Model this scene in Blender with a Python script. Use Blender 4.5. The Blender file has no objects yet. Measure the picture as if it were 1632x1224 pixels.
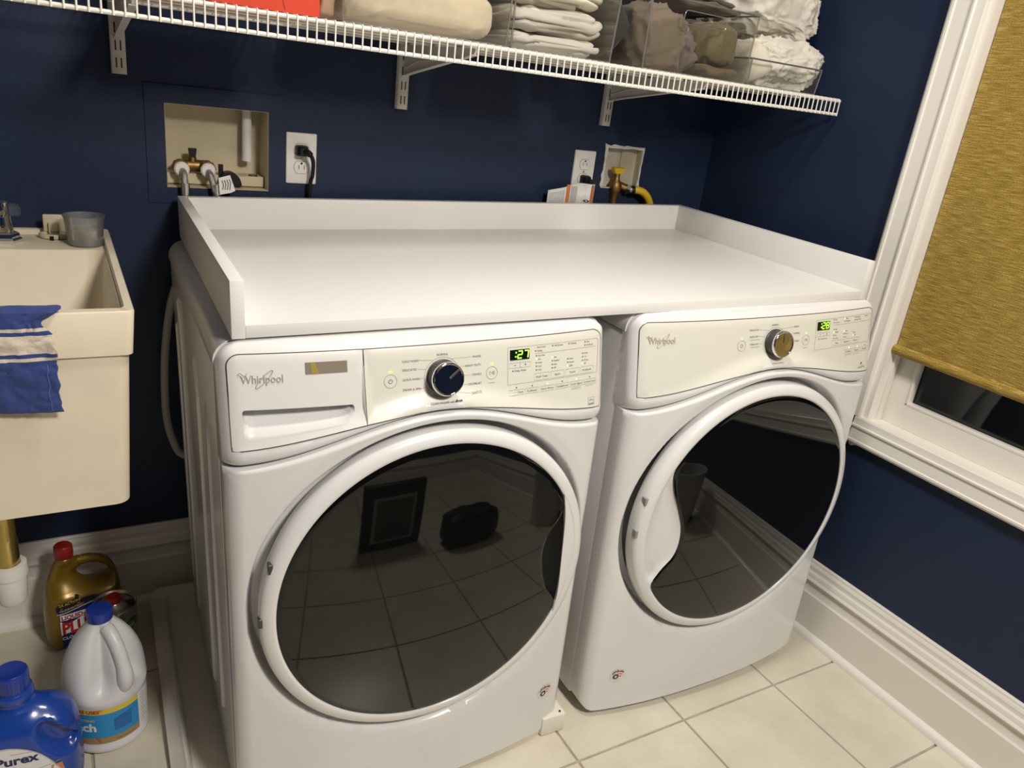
import bpy, bmesh, math, random
from math import sin, cos, pi, sqrt, radians, atan2, exp
from mathutils import Vector, Matrix, Euler, noise
from mathutils.geometry import delaunay_2d_cdt

# ------------------------------------------------------------------ camera, world, lamps, exposure
SC = bpy.context.scene
COL = SC.collection
cam_d = bpy.data.cameras.new('camera')
cam = bpy.data.objects.new('camera', cam_d)
COL.objects.link(cam)
cam.location = (-0.2242, -1.8374, 1.3392)
cam.rotation_mode = 'XYZ'
R = (Matrix.Rotation(-0.55641463, 3, 'Z') @ Matrix.Rotation(1.20275022, 3, 'X') @ Matrix.Rotation(0.12770743, 3, 'Z'))
cam.rotation_euler = R.to_euler('XYZ')
cam_d.sensor_fit = 'HORIZONTAL'
cam_d.sensor_width = 36.0
cam_d.lens = 36.0 * 1222.626 / 1632.0
cam_d.clip_start = 0.02
SC.camera = cam

W_ = bpy.data.worlds.new('world')
SC.world = W_
W_.use_nodes = True
W_.node_tree.nodes['Background'].inputs[0].default_value = (0.55, 0.65, 0.9, 1)
W_.node_tree.nodes['Background'].inputs[1].default_value = 0.003

def lamp(name, loc, power, size, color, rot=(0, 0, 0)):
    l = bpy.data.lights.new(name, 'AREA')
    l.shape = 'DISK'
    l.size = size
    l.energy = power
    l.color = color
    o = bpy.data.objects.new(name, l)
    o.location = loc
    o.rotation_euler = rot
    COL.objects.link(o)
    return o
lamp('ceiling_lamp', (0.45, -1.02, 2.44), 12.0, 0.26, (1.0, 0.94, 0.86))
lamp('added_fill_light', (0.55, -2.50, 2.35), 41.0, 0.40, (1.0, 0.94, 0.86), (radians(30), 0, 0))  # added fill from behind the viewer, brightens the fronts; no known fixture

SC.view_settings.view_transform = 'Standard'
SC.view_settings.look = 'None'
SC.view_settings.exposure = 0.35
SC.view_settings.gamma = 1.0
SC.view_settings.use_curve_mapping = False
SC.cycles.max_bounces = 10
SC.cycles.transparent_max_bounces = 24
SC.cycles.use_denoising = True
SC.cycles.sample_clamp_indirect = 6.0

# ------------------------------------------------------------------ materials
MATS = {}
def mat(name, col, rough=0.5, metal=0.0, spec=0.5, coat=0.0, emit=None, estr=0.0, noise_amt=0.0, noise_scale=20.0,
        bump=0.0, bump_scale=60.0, sheen=0.0, coat_rough=0.08, subsurf=0.0):
    if name in MATS:
        return MATS[name]
    m = bpy.data.materials.new(name)
    m.use_nodes = True
    nt = m.node_tree
    b = nt.nodes['Principled BSDF']
    b.inputs['Base Color'].default_value = (*col, 1)
    b.inputs['Roughness'].default_value = rough
    b.inputs['Metallic'].default_value = metal
    b.inputs['Specular IOR Level'].default_value = spec
    b.inputs['Coat Weight'].default_value = coat
    b.inputs['Coat Roughness'].default_value = coat_rough
    b.inputs['Sheen Weight'].default_value = sheen
    if emit:
        b.inputs['Emission Color'].default_value = (*emit, 1)
        b.inputs['Emission Strength'].default_value = estr
    tc = nt.nodes.new('ShaderNodeTexCoord')
    if noise_amt > 0:
        n = nt.nodes.new('ShaderNodeTexNoise')
        n.inputs['Scale'].default_value = noise_scale
        n.inputs['Detail'].default_value = 4
        nt.links.new(tc.outputs['Object'], n.inputs['Vector'])
        r = nt.nodes.new('ShaderNodeMapRange')
        r.inputs['From Min'].default_value = 0.3
        r.inputs['From Max'].default_value = 0.7
        r.inputs['To Min'].default_value = 1 - noise_amt
        r.inputs['To Max'].default_value = 1 + noise_amt
        nt.links.new(n.outputs['Fac'], r.inputs['Value'])
        mx = nt.nodes.new('ShaderNodeMix')
        mx.data_type = 'RGBA'
        mx.blend_type = 'MULTIPLY'
        mx.inputs['Factor'].default_value = 1
        mx.inputs[6].default_value = (*col, 1)
        nt.links.new(r.outputs['Result'], mx.inputs[7])
        nt.links.new(mx.outputs[2], b.inputs['Base Color'])
    if bump > 0:
        n2 = nt.nodes.new('ShaderNodeTexNoise')
        n2.inputs['Scale'].default_value = bump_scale
        n2.inputs['Detail'].default_value = 5
        nt.links.new(tc.outputs['Object'], n2.inputs['Vector'])
        bp = nt.nodes.new('ShaderNodeBump')
        bp.inputs['Strength'].default_value = bump
        bp.inputs['Distance'].default_value = 0.002
        nt.links.new(n2.outputs['Fac'], bp.inputs['Height'])
        nt.links.new(bp.outputs['Normal'], b.inputs['Normal'])
    MATS[name] = m
    return m

def clear_mat(name, tint, gloss=0.12, haze=0.0, hazecol=(0.8, 0.8, 0.8), rough=0.03):
    """Thin clear plastic or glass: transparent with a fresnel-weighted gloss and an even haze."""
    m = bpy.data.materials.new(name)
    m.use_nodes = True
    nt = m.node_tree
    nt.nodes.remove(nt.nodes['Principled BSDF'])
    out = nt.nodes['Material Output']
    tr = nt.nodes.new('ShaderNodeBsdfTransparent')
    tr.inputs[0].default_value = (*tint, 1)
    gl = nt.nodes.new('ShaderNodeBsdfGlossy')
    gl.inputs['Roughness'].default_value = rough
    df = nt.nodes.new('ShaderNodeBsdfDiffuse')
    df.inputs[0].default_value = (*hazecol, 1)
    lw = nt.nodes.new('ShaderNodeFresnel')
    lw.inputs['IOR'].default_value = 1.45
    mth = nt.nodes.new('ShaderNodeMath')
    mth.operation = 'MULTIPLY'
    mth.inputs[1].default_value = gloss
    nt.links.new(lw.outputs[0], mth.inputs[0])
    m1 = nt.nodes.new('ShaderNodeMixShader')
    m1.inputs[0].default_value = haze
    nt.links.new(tr.outputs[0], m1.inputs[1])
    nt.links.new(df.outputs[0], m1.inputs[2])
    m2 = nt.nodes.new('ShaderNodeMixShader')
    nt.links.new(mth.outputs[0], m2.inputs[0])
    nt.links.new(m1.outputs[0], m2.inputs[1])
    nt.links.new(gl.outputs[0], m2.inputs[2])
    nt.links.new(m2.outputs[0], out.inputs[0])
    MATS[name] = m
    return m

M_navy = mat('navy_paint', (0.0135, 0.0235, 0.056), 0.45, spec=0.28, bump=0.12, bump_scale=180)
M_ceil = mat('ceiling_paint', (0.75, 0.73, 0.69), 0.8)
M_trim = mat('trim_paint', (0.76, 0.73, 0.67), 0.32, coat=0.15)
M_enam = mat('white_enamel', (0.70, 0.695, 0.69), 0.22, coat=0.35, coat_rough=0.06)
M_cab = mat('cabinet_enamel', (0.66, 0.655, 0.65), 0.25, coat=0.3)
M_panel = mat('console_panel', (0.655, 0.645, 0.575), 0.36, spec=0.45)
M_drawer = mat('drawer_white', (0.69, 0.68, 0.655), 0.34, spec=0.45)
M_lam = mat('white_laminate', (0.745, 0.735, 0.71), 0.38, spec=0.4)
M_lamedge = mat('laminate_edge', (0.70, 0.685, 0.67), 0.42, spec=0.4)
M_seam = mat('dark_seam', (0.03, 0.028, 0.026), 0.6)
M_ink = mat('panel_ink', (0.09, 0.085, 0.08), 0.6)
M_inkl = mat('panel_ink_light', (0.30, 0.285, 0.25), 0.6)
M_chrome = mat('chrome', (0.82, 0.81, 0.80), 0.06, metal=1.0)
M_satin = mat('satin_chrome', (0.52, 0.505, 0.48), 0.28, metal=1.0)
M_badge = mat('badge_silver', (0.50, 0.46, 0.42), 0.4, metal=0.25)
M_dgrey = mat('dark_grey_plastic', (0.045, 0.043, 0.042), 0.4)
M_black = mat('black_plastic', (0.006, 0.006, 0.006), 0.45, spec=0.3)
M_glass = mat('black_door_glass', (0.003, 0.003, 0.003), 0.03, spec=0.48, coat=0.0)
M_disp = mat('display_black', (0.006, 0.008, 0.006), 0.15)
M_led = mat('led_green', (0.2, 0.6, 0.05), 0.5, emit=(0.30, 1.0, 0.03), estr=2.2)
M_ledy = mat('led_yellow', (0.6, 0.7, 0.2), 0.5, emit=(0.85, 1.0, 0.25), estr=1.0)
M_ledr = mat('led_red', (0.8, 0.2, 0.15), 0.5, emit=(1.0, 0.35, 0.28), estr=0.9)
M_white = mat('white_plastic', (0.74, 0.72, 0.68), 0.35)
M_sink = mat('cream_sink_plastic', (0.70, 0.625, 0.475), 0.42, noise_amt=0.04, noise_scale=14)
M_cream = mat('cream_plastic', (0.57, 0.50, 0.34), 0.5, noise_amt=0.05, noise_scale=25)
M_pan = mat('pan_plastic', (0.76, 0.73, 0.63), 0.4, noise_amt=0.05, noise_scale=18)
M_brass = mat('brass', (0.26, 0.17, 0.065), 0.48, metal=1.0, noise_amt=0.2, noise_scale=60)
M_brassp = mat('polished_brass', (0.50, 0.38, 0.13), 0.22, metal=1.0)
M_steel = mat('braided_steel', (0.42, 0.41, 0.40), 0.35, metal=0.9, bump=0.6, bump_scale=900)
M_tin = mat('tinplate', (0.50, 0.48, 0.45), 0.22, metal=1.0)
M_red = mat('red_cap', (0.33, 0.018, 0.014), 0.4)
M_redbox = mat('red_card', (0.62, 0.055, 0.022), 0.55)
M_blue = mat('blue_bottle', (0.010, 0.050, 0.30), 0.22, coat=0.3)
M_bluecap = mat('blue_cap', (0.010, 0.035, 0.26), 0.32, coat=0.2)
M_gold = mat('gold_bottle', (0.23, 0.135, 0.012), 0.33, metal=0.35, coat=0.25, coat_rough=0.2)
M_jug = mat('white_jug', (0.68, 0.68, 0.70), 0.38)
M_yellow = mat('yellow_print', (0.72, 0.52, 0.05), 0.5)
M_yhose = mat('yellow_hose', (0.62, 0.40, 0.02), 0.4)
M_cyan = mat('cyan_print', (0.02, 0.26, 0.58), 0.45)
M_tan = mat('tan_print', (0.34, 0.235, 0.10), 0.5)
M_redp = mat('red_print', (0.42, 0.015, 0.02), 0.5)
M_orange = mat('orange_print', (0.60, 0.20, 0.06), 0.6)
M_navyp = mat('navy_print', (0.012, 0.02, 0.10), 0.5)
M_blackp = mat('black_print', (0.012, 0.012, 0.014), 0.5)
M_whitep = mat('white_print', (0.75, 0.74, 0.72), 0.5)
M_greyp = mat('grey_print', (0.30, 0.30, 0.30), 0.6)
M_greenp = mat('green_print', (0.07, 0.20, 0.03), 0.5)
M_cableg = mat('grey_hose', (0.28, 0.27, 0.24), 0.45)
M_shelf = mat('white_vinyl_wire', (0.76, 0.735, 0.66), 0.35)
M_track = mat('grey_white_steel', (0.60, 0.575, 0.53), 0.4)
M_slot = mat('slot_dark', (0.02, 0.02, 0.02), 0.8)
M_bin = clear_mat('clear_acrylic', (0.98, 0.98, 0.975), 0.3, haze=0.010, hazecol=(0.6, 0.58, 0.55))
M_binedge = clear_mat('acrylic_edge', (0.75, 0.74, 0.72), 1.0, haze=0.20, hazecol=(0.62, 0.60, 0.56))
M_cup = clear_mat('frosted_cup', (0.95, 0.955, 0.955), 0.8, haze=0.13, hazecol=(0.72, 0.72, 0.70), rough=0.15)
M_pane = clear_mat('window_glass', (0.9, 0.93, 0.92), 1.0, rough=0.01)
M_acry = clear_mat('tinted_lever', (0.55, 0.62, 0.75), 1.0, haze=0.15, hazecol=(0.4, 0.45, 0.55))
M_fleece = mat('cream_fleece', (0.68, 0.58, 0.42), 0.9, sheen=0.3, noise_amt=0.05, noise_scale=40, bump=0.3, bump_scale=300)
M_linen = mat('white_linen', (0.62, 0.585, 0.515), 0.85, sheen=0.1, bump=0.15, bump_scale=400)
M_linen2 = mat('ivory_linen', (0.66, 0.61, 0.50), 0.85, sheen=0.1, bump=0.15, bump_scale=400)
M_taupe = mat('taupe_cloth', (0.155, 0.118, 0.085), 0.85, sheen=0.2, bump=0.15, bump_scale=400)
M_olive = mat('olive_cloth', (0.125, 0.098, 0.043), 0.85, sheen=0.2, bump=0.15, bump_scale=400)
M_char = mat('charcoal_cloth', (0.022, 0.020, 0.016), 0.9, sheen=0.1, bump=0.2, bump_scale=300)
M_browncl = mat('brown_paper', (0.36, 0.235, 0.16), 0.7)
M_plaster = mat('bare_plaster', (0.50, 0.455, 0.36), 0.85, noise_amt=0.12, noise_scale=30)
M_chalk = mat('chalky_white', (0.62, 0.60, 0.55), 0.9)
M_photo = mat('dim_picture', (0.10, 0.10, 0.085), 0.5, noise_amt=0.5, noise_scale=9)

def tile_mat():
    m = mat('floor_tile_glaze', (0.66, 0.59, 0.455), 0.3, spec=0.45)
    nt = m.node_tree
    b = nt.nodes['Principled BSDF']
    geo = nt.nodes.new('ShaderNodeNewGeometry')
    n = nt.nodes.new('ShaderNodeTexNoise')
    n.inputs['Scale'].default_value = 7
    n.inputs['Detail'].default_value = 7
    n.inputs['Roughness'].default_value = 0.62
    nt.links.new(geo.outputs['Position'], n.inputs['Vector'])
    cr = nt.nodes.new('ShaderNodeValToRGB')
    cr.color_ramp.elements[0].position = 0.34
    cr.color_ramp.elements[0].color = (0.595, 0.545, 0.435, 1)
    cr.color_ramp.elements[1].position = 0.68
    cr.color_ramp.elements[1].color = (0.69, 0.64, 0.53, 1)
    nt.links.new(n.outputs['Fac'], cr.inputs['Fac'])
    nt.links.new(cr.outputs['Color'], b.inputs['Base Color'])
    return m
M_tile = tile_mat()
M_grout = mat('grout', (0.36, 0.33, 0.27), 0.9, noise_amt=0.15, noise_scale=50)

def woven_mat():
    m = mat('woven_mustard', (0.35, 0.21, 0.045), 0.75)
    nt = m.node_tree
    b = nt.nodes['Principled BSDF']
    tc = nt.nodes.new('ShaderNodeTexCoord')
    mp = nt.nodes.new('ShaderNodeMapping')
    mp.inputs['Scale'].default_value = (1, 26, 430)
    nt.links.new(tc.outputs['Object'], mp.inputs['Vector'])
    n = nt.nodes.new('ShaderNodeTexNoise')
    n.inputs['Scale'].default_value = 1.0
    n.inputs['Detail'].default_value = 3
    nt.links.new(mp.outputs[0], n.inputs['Vector'])
    mp2 = nt.nodes.new('ShaderNodeMapping')
    mp2.inputs['Scale'].default_value = (1, 330, 330)
    nt.links.new(tc.outputs['Object'], mp2.inputs['Vector'])
    n2 = nt.nodes.new('ShaderNodeTexNoise')
    n2.inputs['Scale'].default_value = 1.0
    nt.links.new(mp2.outputs[0], n2.inputs['Vector'])
    ad = nt.nodes.new('ShaderNodeMath')
    ad.operation = 'ADD'
    nt.links.new(n.outputs['Fac'], ad.inputs[0])
    sc2 = nt.nodes.new('ShaderNodeMath')
    sc2.operation = 'MULTIPLY_ADD'
    sc2.inputs[1].default_value = 0.6
    sc2.inputs[2].default_value = 0.2
    nt.links.new(n2.outputs['Fac'], sc2.inputs[0])
    nt.links.new(sc2.outputs[0], ad.inputs[1])
    cr = nt.nodes.new('ShaderNodeValToRGB')
    e = cr.color_ramp.elements
    e[0].position = 0.40
    e[0].color = (0.200, 0.120, 0.014, 1)
    e[1].position = 0.64
    e[1].color = (0.50, 0.36, 0.105, 1)
    mid = e.new(0.50)
    mid.color = (0.300, 0.195, 0.030, 1)
    hf = nt.nodes.new('ShaderNodeMath')
    hf.operation = 'MULTIPLY'
    hf.inputs[1].default_value = 0.5
    nt.links.new(ad.outputs[0], hf.inputs[0])
    nt.links.new(hf.outputs[0], cr.inputs['Fac'])
    nt.links.new(cr.outputs['Color'], b.inputs['Base Color'])
    bp = nt.nodes.new('ShaderNodeBump')
    bp.inputs['Strength'].default_value = 0.6
    bp.inputs['Distance'].default_value = 0.002
    nt.links.new(hf.outputs[0], bp.inputs['Height'])
    nt.links.new(bp.outputs['Normal'], b.inputs['Normal'])
    return m
M_woven = woven_mat()

def towel_mat():
    """Blue towel with cream stripes woven across it (bands along local z)."""
    m = mat('striped_towel', (0.035, 0.075, 0.30), 0.9, sheen=0.2)
    nt = m.node_tree
    b = nt.nodes['Principled BSDF']
    uv = nt.nodes.new('ShaderNodeUVMap')
    sp = nt.nodes.new('ShaderNodeSeparateXYZ')
    nt.links.new(uv.outputs[0], sp.inputs[0])
    cr = nt.nodes.new('ShaderNodeValToRGB')
    cr.color_ramp.interpolation = 'CONSTANT'
    blue = (0.024, 0.047, 0.185, 1)
    cream = (0.60, 0.52, 0.42, 1)
    cr.color_ramp.elements[0].position = 0.0
    cr.color_ramp.elements[0].color = blue
    cr.color_ramp.elements[1].position = 0.305
    cr.color_ramp.elements[1].color = cream
    for p, c in ((0.335, blue), (0.365, cream), (0.51, blue), (0.54, cream), (0.57, blue)):
        e = cr.color_ramp.elements.new(p)
        e.color = c
    nt.links.new(sp.outputs[1], cr.inputs['Fac'])
    nt.links.new(cr.outputs['Color'], b.inputs['Base Color'])
    tc = nt.nodes.new('ShaderNodeTexCoord')
    n = nt.nodes.new('ShaderNodeTexNoise')
    n.inputs['Scale'].default_value = 260
    nt.links.new(tc.outputs['Object'], n.inputs['Vector'])
    bp = nt.nodes.new('ShaderNodeBump')
    bp.inputs['Strength'].default_value = 0.4
    bp.inputs['Distance'].default_value = 0.002
    nt.links.new(n.outputs['Fac'], bp.inputs['Height'])
    nt.links.new(bp.outputs['Normal'], b.inputs['Normal'])
    return m
M_towel = towel_mat()

# ------------------------------------------------------------------ helpers
def link_mesh(name, me, mats, parent=None, smooth=True, angle=35):
    if not isinstance(mats, (list, tuple)):
        mats = [mats]
    for m in mats:
        me.materials.append(m)
    if smooth and len(me.polygons):
        me.polygons.foreach_set('use_smooth', [True] * len(me.polygons))
        me.set_sharp_from_angle(angle=radians(angle))
    o = bpy.data.objects.new(name, me)
    COL.objects.link(o)
    if parent is not None:
        o.parent = parent
    return o

def obj(name, bm, mats, parent=None, smooth=True, angle=35, recalc=True):
    if recalc:
        bmesh.ops.recalc_face_normals(bm, faces=bm.faces[:])
    me = bpy.data.meshes.new(name)
    bm.to_mesh(me)
    bm.free()
    return link_mesh(name, me, mats, parent, smooth, angle)

def B():
    return bmesh.new()

def box(bm, x0, x1, y0, y1, z0, z1, bev=0.0, seg=2, mi=0):
    vs = [bm.verts.new((x, y, z)) for x in (x0, x1) for y in (y0, y1) for z in (z0, z1)]
    fs = [bm.faces.new([vs[i] for i in q]) for q in ((0, 1, 3, 2), (4, 6, 7, 5), (0, 4, 5, 1), (2, 3, 7, 6), (0, 2, 6, 4), (1, 5, 7, 3))]
    for f in fs:
        f.material_index = mi
    if bev > 0:
        es = list({e for f in fs for e in f.edges})
        bmesh.ops.recalc_face_normals(bm, faces=fs)
        r = bmesh.ops.bevel(bm, geom=es, offset=bev, segments=seg, profile=0.5, affect='EDGES')
        for f in r['faces']:
            f.material_index = mi
    return vs

def rings(bm, rs, close=True, cap0=True, cap1=True, mi=0):
    """Join a list of vertex-coordinate rings of equal length."""
    vr = [[bm.verts.new(p) for p in r] for r in rs]
    n = len(vr[0])
    for a, b in zip(vr, vr[1:]):
        for i in range(n if close else n - 1):
            j = (i + 1) % n
            f = bm.faces.new((a[i], a[j], b[j], b[i]))
            f.material_index = mi
    if cap0:
        bm.faces.new(list(reversed(vr[0]))).material_index = mi
    if cap1:
        bm.faces.new(vr[-1]).material_index = mi
    return vr

def lathe(bm, prof, seg=32, c=(0, 0, 0), axis='Z', cap0=True, cap1=True, mi=0, ex=1.0, ey=1.0):
    """prof: list of (radius, height). axis Z up, or Y for depth (height = y)."""
    rs = []
    for r, h in prof:
        ring = []
        for i in range(seg):
            a = 2 * pi * i / seg
            if axis == 'Z':
                ring.append((c[0] + r * ex * cos(a), c[1] + r * ey * sin(a), c[2] + h))
            elif axis == 'Y':
                ring.append((c[0] + r * ex * cos(a), c[1] + h, c[2] + r * ey * sin(a)))
            else:
                ring.append((c[0] + h, c[1] + r * ex * cos(a), c[2] + r * ey * sin(a)))
        rs.append(ring)
    return rings(bm, rs, True, cap0, cap1, mi)

def tube(bm, pts, r, seg=8, caps=True, mi=0, flat=1.0):
    pts = [Vector(p) for p in pts]
    rr = r if isinstance(r, (list, tuple)) else [r] * len(pts)
    rs = []
    up = None
    for i, p in enumerate(pts):
        d = (pts[min(i + 1, len(pts) - 1)] - pts[max(i - 1, 0)]).normalized()
        if up is None:
            up = Vector((0, 0, 1)) if abs(d.z) < 0.9 else Vector((1, 0, 0))
        sx = d.cross(up)
        if sx.length < 1e-6:
            sx = d.cross(Vector((0, 1, 0)))
        sx.normalize()
        up = sx.cross(d).normalized()
        rs.append([tuple(p + (sx * cos(2 * pi * k / seg) + up * sin(2 * pi * k / seg) * flat) * rr[i]) for k in range(seg)])
    return rings(bm, rs, True, caps, caps, mi)

def spline(pts, n=8):
    """Catmull-Rom through pts."""
    P = [Vector(p) for p in pts]
    P = [P[0] * 2 - P[1]] + P + [P[-1] * 2 - P[-2]]
    out = []
    for i in range(1, len(P) - 2):
        p0, p1, p2, p3 = P[i - 1], P[i], P[i + 1], P[i + 2]
        for k in range(n):
            t = k / n
            out.append(0.5 * ((2 * p1) + (p2 - p0) * t + (2 * p0 - 5 * p1 + 4 * p2 - p3) * t * t + (3 * p1 - p0 - 3 * p2 + p3) * t ** 3))
    out.append(P[-2])
    return out

def prism(bm, prof, axis, a0, a1, mi=0):
    """prof: closed 2D polygon. axis 'x': prof=(y,z); 'y': prof=(x,z); 'z': prof=(x,y)."""
    def p3(p, a):
        return {'x': (a, p[0], p[1]), 'y': (p[0], a, p[1]), 'z': (p[0], p[1], a)}[axis]
    return rings(bm, [[p3(p, a0) for p in prof], [p3(p, a1) for p in prof]], mi=mi)

def rrect(x0, x1, y0, y1, r, n=5):
    pts = []
    for cx, cy, a0 in ((x1 - r, y1 - r, 0), (x0 + r, y1 - r, 90), (x0 + r, y0 + r, 180), (x1 - r, y0 + r, 270)):
        for i in range(n + 1):
            a = radians(a0 + 90 * i / n)
            pts.append((cx + r * cos(a), cy + r * sin(a)))
    return pts

def inside(p, poly):
    x, y = p
    c = False
    j = len(poly) - 1
    for i in range(len(poly)):
        xi, yi = poly[i]
        xj, yj = poly[j]
        if (yi > y) != (yj > y) and x < (xj - xi) * (y - yi) / (yj - yi) + xi:
            c = not c
        j = i
    return c

def bdist(p, polys):
    best = 1e9
    for poly in polys:
        n = len(poly)
        for i in range(n):
            ax, ay = poly[i]
            bx, by = poly[(i + 1) % n]
            dx, dy = bx - ax, by - ay
            L = dx * dx + dy * dy
            t = max(0, min(1, ((p[0] - ax) * dx + (p[1] - ay) * dy) / L)) if L > 0 else 0
            d = (p[0] - ax - t * dx) ** 2 + (p[1] - ay - t * dy) ** 2
            if d < best:
                best = d
    return sqrt(best)

def fill2d(outer, holes=(), step=0.0, margin=0.3):
    """Triangulate a polygon with holes and, if step>0, interior grid points. Returns pts, tris."""
    vs = [Vector(p) for p in outer]
    es = [(i, (i + 1) % len(outer)) for i in range(len(outer))]
    for h in holes:
        o = len(vs)
        vs += [Vector(p) for p in h]
        es += [(o + i, o + (i + 1) % len(h)) for i in range(len(h))]
    if step > 0:
        xs = [p[0] for p in outer]
        ys = [p[1] for p in outer]
        y = min(ys) + step / 2
        row = 0
        while y < max(ys):
            x = min(xs) + step * (0.25 + 0.5 * (row % 2))
            while x < max(xs):
                if inside((x, y), outer) and not any(inside((x, y), h) for h in holes) and bdist((x, y), [outer, *holes]) > step * margin:
                    vs.append(Vector((x, y)))
                x += step
            y += step * 0.87
            row += 1
    v, e, f, *_ = delaunay_2d_cdt(vs, es, [], 0, 1e-7)
    pts = [(p.x, p.y) for p in v]
    tris = []
    for t in f:
        c = (sum(pts[i][0] for i in t) / len(t), sum(pts[i][1] for i in t) / len(t))
        if inside(c, outer) and not any(inside(c, h) for h in holes):
            tris.append(tuple(t))
    return pts, tris

_TXT = {}
def text2d(s, bold=0.0):
    """2-D mesh of a text line, normalised: x from 0 to w, baseline 0, cap height about 1."""
    key = (s, bold)
    if key in _TXT:
        return _TXT[key]
    cu = bpy.data.curves.new('t', 'FONT')
    cu.body = s
    cu.size = 1.38
    cu.offset = bold
    cu.resolution_u = 3
    o = bpy.data.objects.new('t', cu)
    COL.objects.link(o)
    dg = bpy.context.evaluated_depsgraph_get()
    me = o.evaluated_get(dg).to_mesh()
    vs = [(v.co.x, v.co.y) for v in me.vertices]
    fs = [tuple(p.vertices) for p in me.polygons]
    o.evaluated_get(dg).to_mesh_clear()
    bpy.data.objects.remove(o)
    bpy.data.curves.remove(cu)
    x0 = min(v[0] for v in vs)
    x1 = max(v[0] for v in vs)
    vs = [(v[0] - x0, v[1]) for v in vs]
    _TXT[key] = (vs, fs, x1 - x0)
    return _TXT[key]

class Decal:
    """Flat print collected in 2-D and laid on a surface by fn(a, b, offset) -> xyz."""
    def __init__(self, fn, mats):
        self.fn = fn
        self.mats = list(mats)
        self.v = []
        self.f = []
        self.mi = []
    def m(self, mt):
        if mt not in self.mats:
            self.mats.append(mt)
        return self.mats.index(mt)
    def add(self, pts, faces, mt, off):
        o = len(self.v)
        self.v += [self.fn(p[0], p[1], off) for p in pts]
        k = self.m(mt)
        for f in faces:
            self.f.append(tuple(o + i for i in f))
            self.mi.append(k)
    def poly(self, pts, mt, off=0.0006, step=0.0, holes=()):
        p, t = fill2d(pts, holes, step)
        self.add(p, t, mt, off)
    def rect(self, x0, x1, z0, z1, mt, off=0.0006, nx=1):
        P = []
        for i in range(nx + 1):
            x = x0 + (x1 - x0) * i / nx
            P += [(x, z0), (x, z1)]
        self.add(P, [(2 * i, 2 * i + 2, 2 * i + 3, 2 * i + 1) for i in range(nx)], mt, off)
    def line(self, pts, w, mt, off=0.0008, closed=False, sub=0.02):
        q = []
        n = len(pts)
        for i in range(n if closed else n - 1):
            a = Vector(pts[i])
            b = Vector(pts[(i + 1) % n])
            k = max(1, int((b - a).length / sub))
            q += [a + (b - a) * j / k for j in range(k)]
        if not closed:
            q.append(Vector(pts[-1]))
        P = []
        N = len(q)
        for i in range(N):
            a = q[i - 1] if (closed or i > 0) else q[0]
            b = q[(i + 1) % N] if (closed or i < N - 1) else q[-1]
            d = (b - a).normalized()
            nn = Vector((-d.y, d.x)) * w / 2
            P += [tuple(q[i] + nn), tuple(q[i] - nn)]
        F = [(2 * i, 2 * i + 1, 2 * ((i + 1) % N) + 1, 2 * ((i + 1) % N)) for i in range(N if closed else N - 1)]
        self.add(P, F, mt, off)
    def text(self, s, x0, z0, mt, h=None, x1=None, off=0.0008, bold=0.0, align='l', rot=0.0, slant=0.0):
        vs, fs, w = text2d(s, bold)
        sx = (x1 - x0) / w if x1 is not None else h
        sz = h if h is not None else sx
        ox = {'l': 0, 'c': -w / 2, 'r': -w}[align] if x1 is None else 0
        c, s_ = cos(rot), sin(rot)
        P = []
        for v in vs:
            a, b = (v[0] + ox + slant * v[1]) * sx, v[1] * sz
            P.append((x0 + a * c - b * s_, z0 + a * s_ + b * c))
        self.add(P, fs, mt, off)
    def disc(self, x, z, r, mt, off=0.0008, n=14, r2=None):
        self.add([(x + r * cos(2 * pi * i / n), z + (r2 or r) * sin(2 * pi * i / n)) for i in range(n)], [tuple(range(n))], mt, off)
    def ring(self, x, z, r, w, mt, off=0.0008, n=40, a0=0, a1=360):
        full = abs(a1 - a0) >= 360
        pts = [(x + r * cos(radians(a0 + (a1 - a0) * i / n)), z + r * sin(radians(a0 + (a1 - a0) * i / n))) for i in range(n + (0 if full else 1))]
        self.line(pts, w, mt, off, closed=full, sub=9)
    def build(self, name, parent=None):
        me = bpy.data.meshes.new(name)
        me.from_pydata(self.v, [], self.f)
        for m in self.mats:
            me.materials.append(m)
        me.polygons.foreach_set('material_index', self.mi)
        me.update()
        o = bpy.data.objects.new(name, me)
        COL.objects.link(o)
        if parent is not None:
            o.parent = parent
        return o

def thing(name, label, cat, loc=(0, 0, 0), rot=(0, 0, 0), group=None):
    o = bpy.data.objects.new(name, None)
    o.empty_display_size = 0.05
    COL.objects.link(o)
    o.location = loc
    o.rotation_euler = rot
    o['label'] = label
    o['category'] = cat
    if group:
        o['group'] = group
    return o

def tag(o, label, cat, group=None):
    o['label'] = label
    o['category'] = cat
    if group:
        o['group'] = group
    return o

def struct(o):
    o['kind'] = 'structure'
    return o

def smooth01(t):
    t = max(0.0, min(1.0, t))
    return t * t * (3 - 2 * t)

# ------------------------------------------------------------------ room shell
XR, XL, YF, ZC = 1.5266, -1.35, -3.15, 2.5
HB = 0.2153

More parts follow.
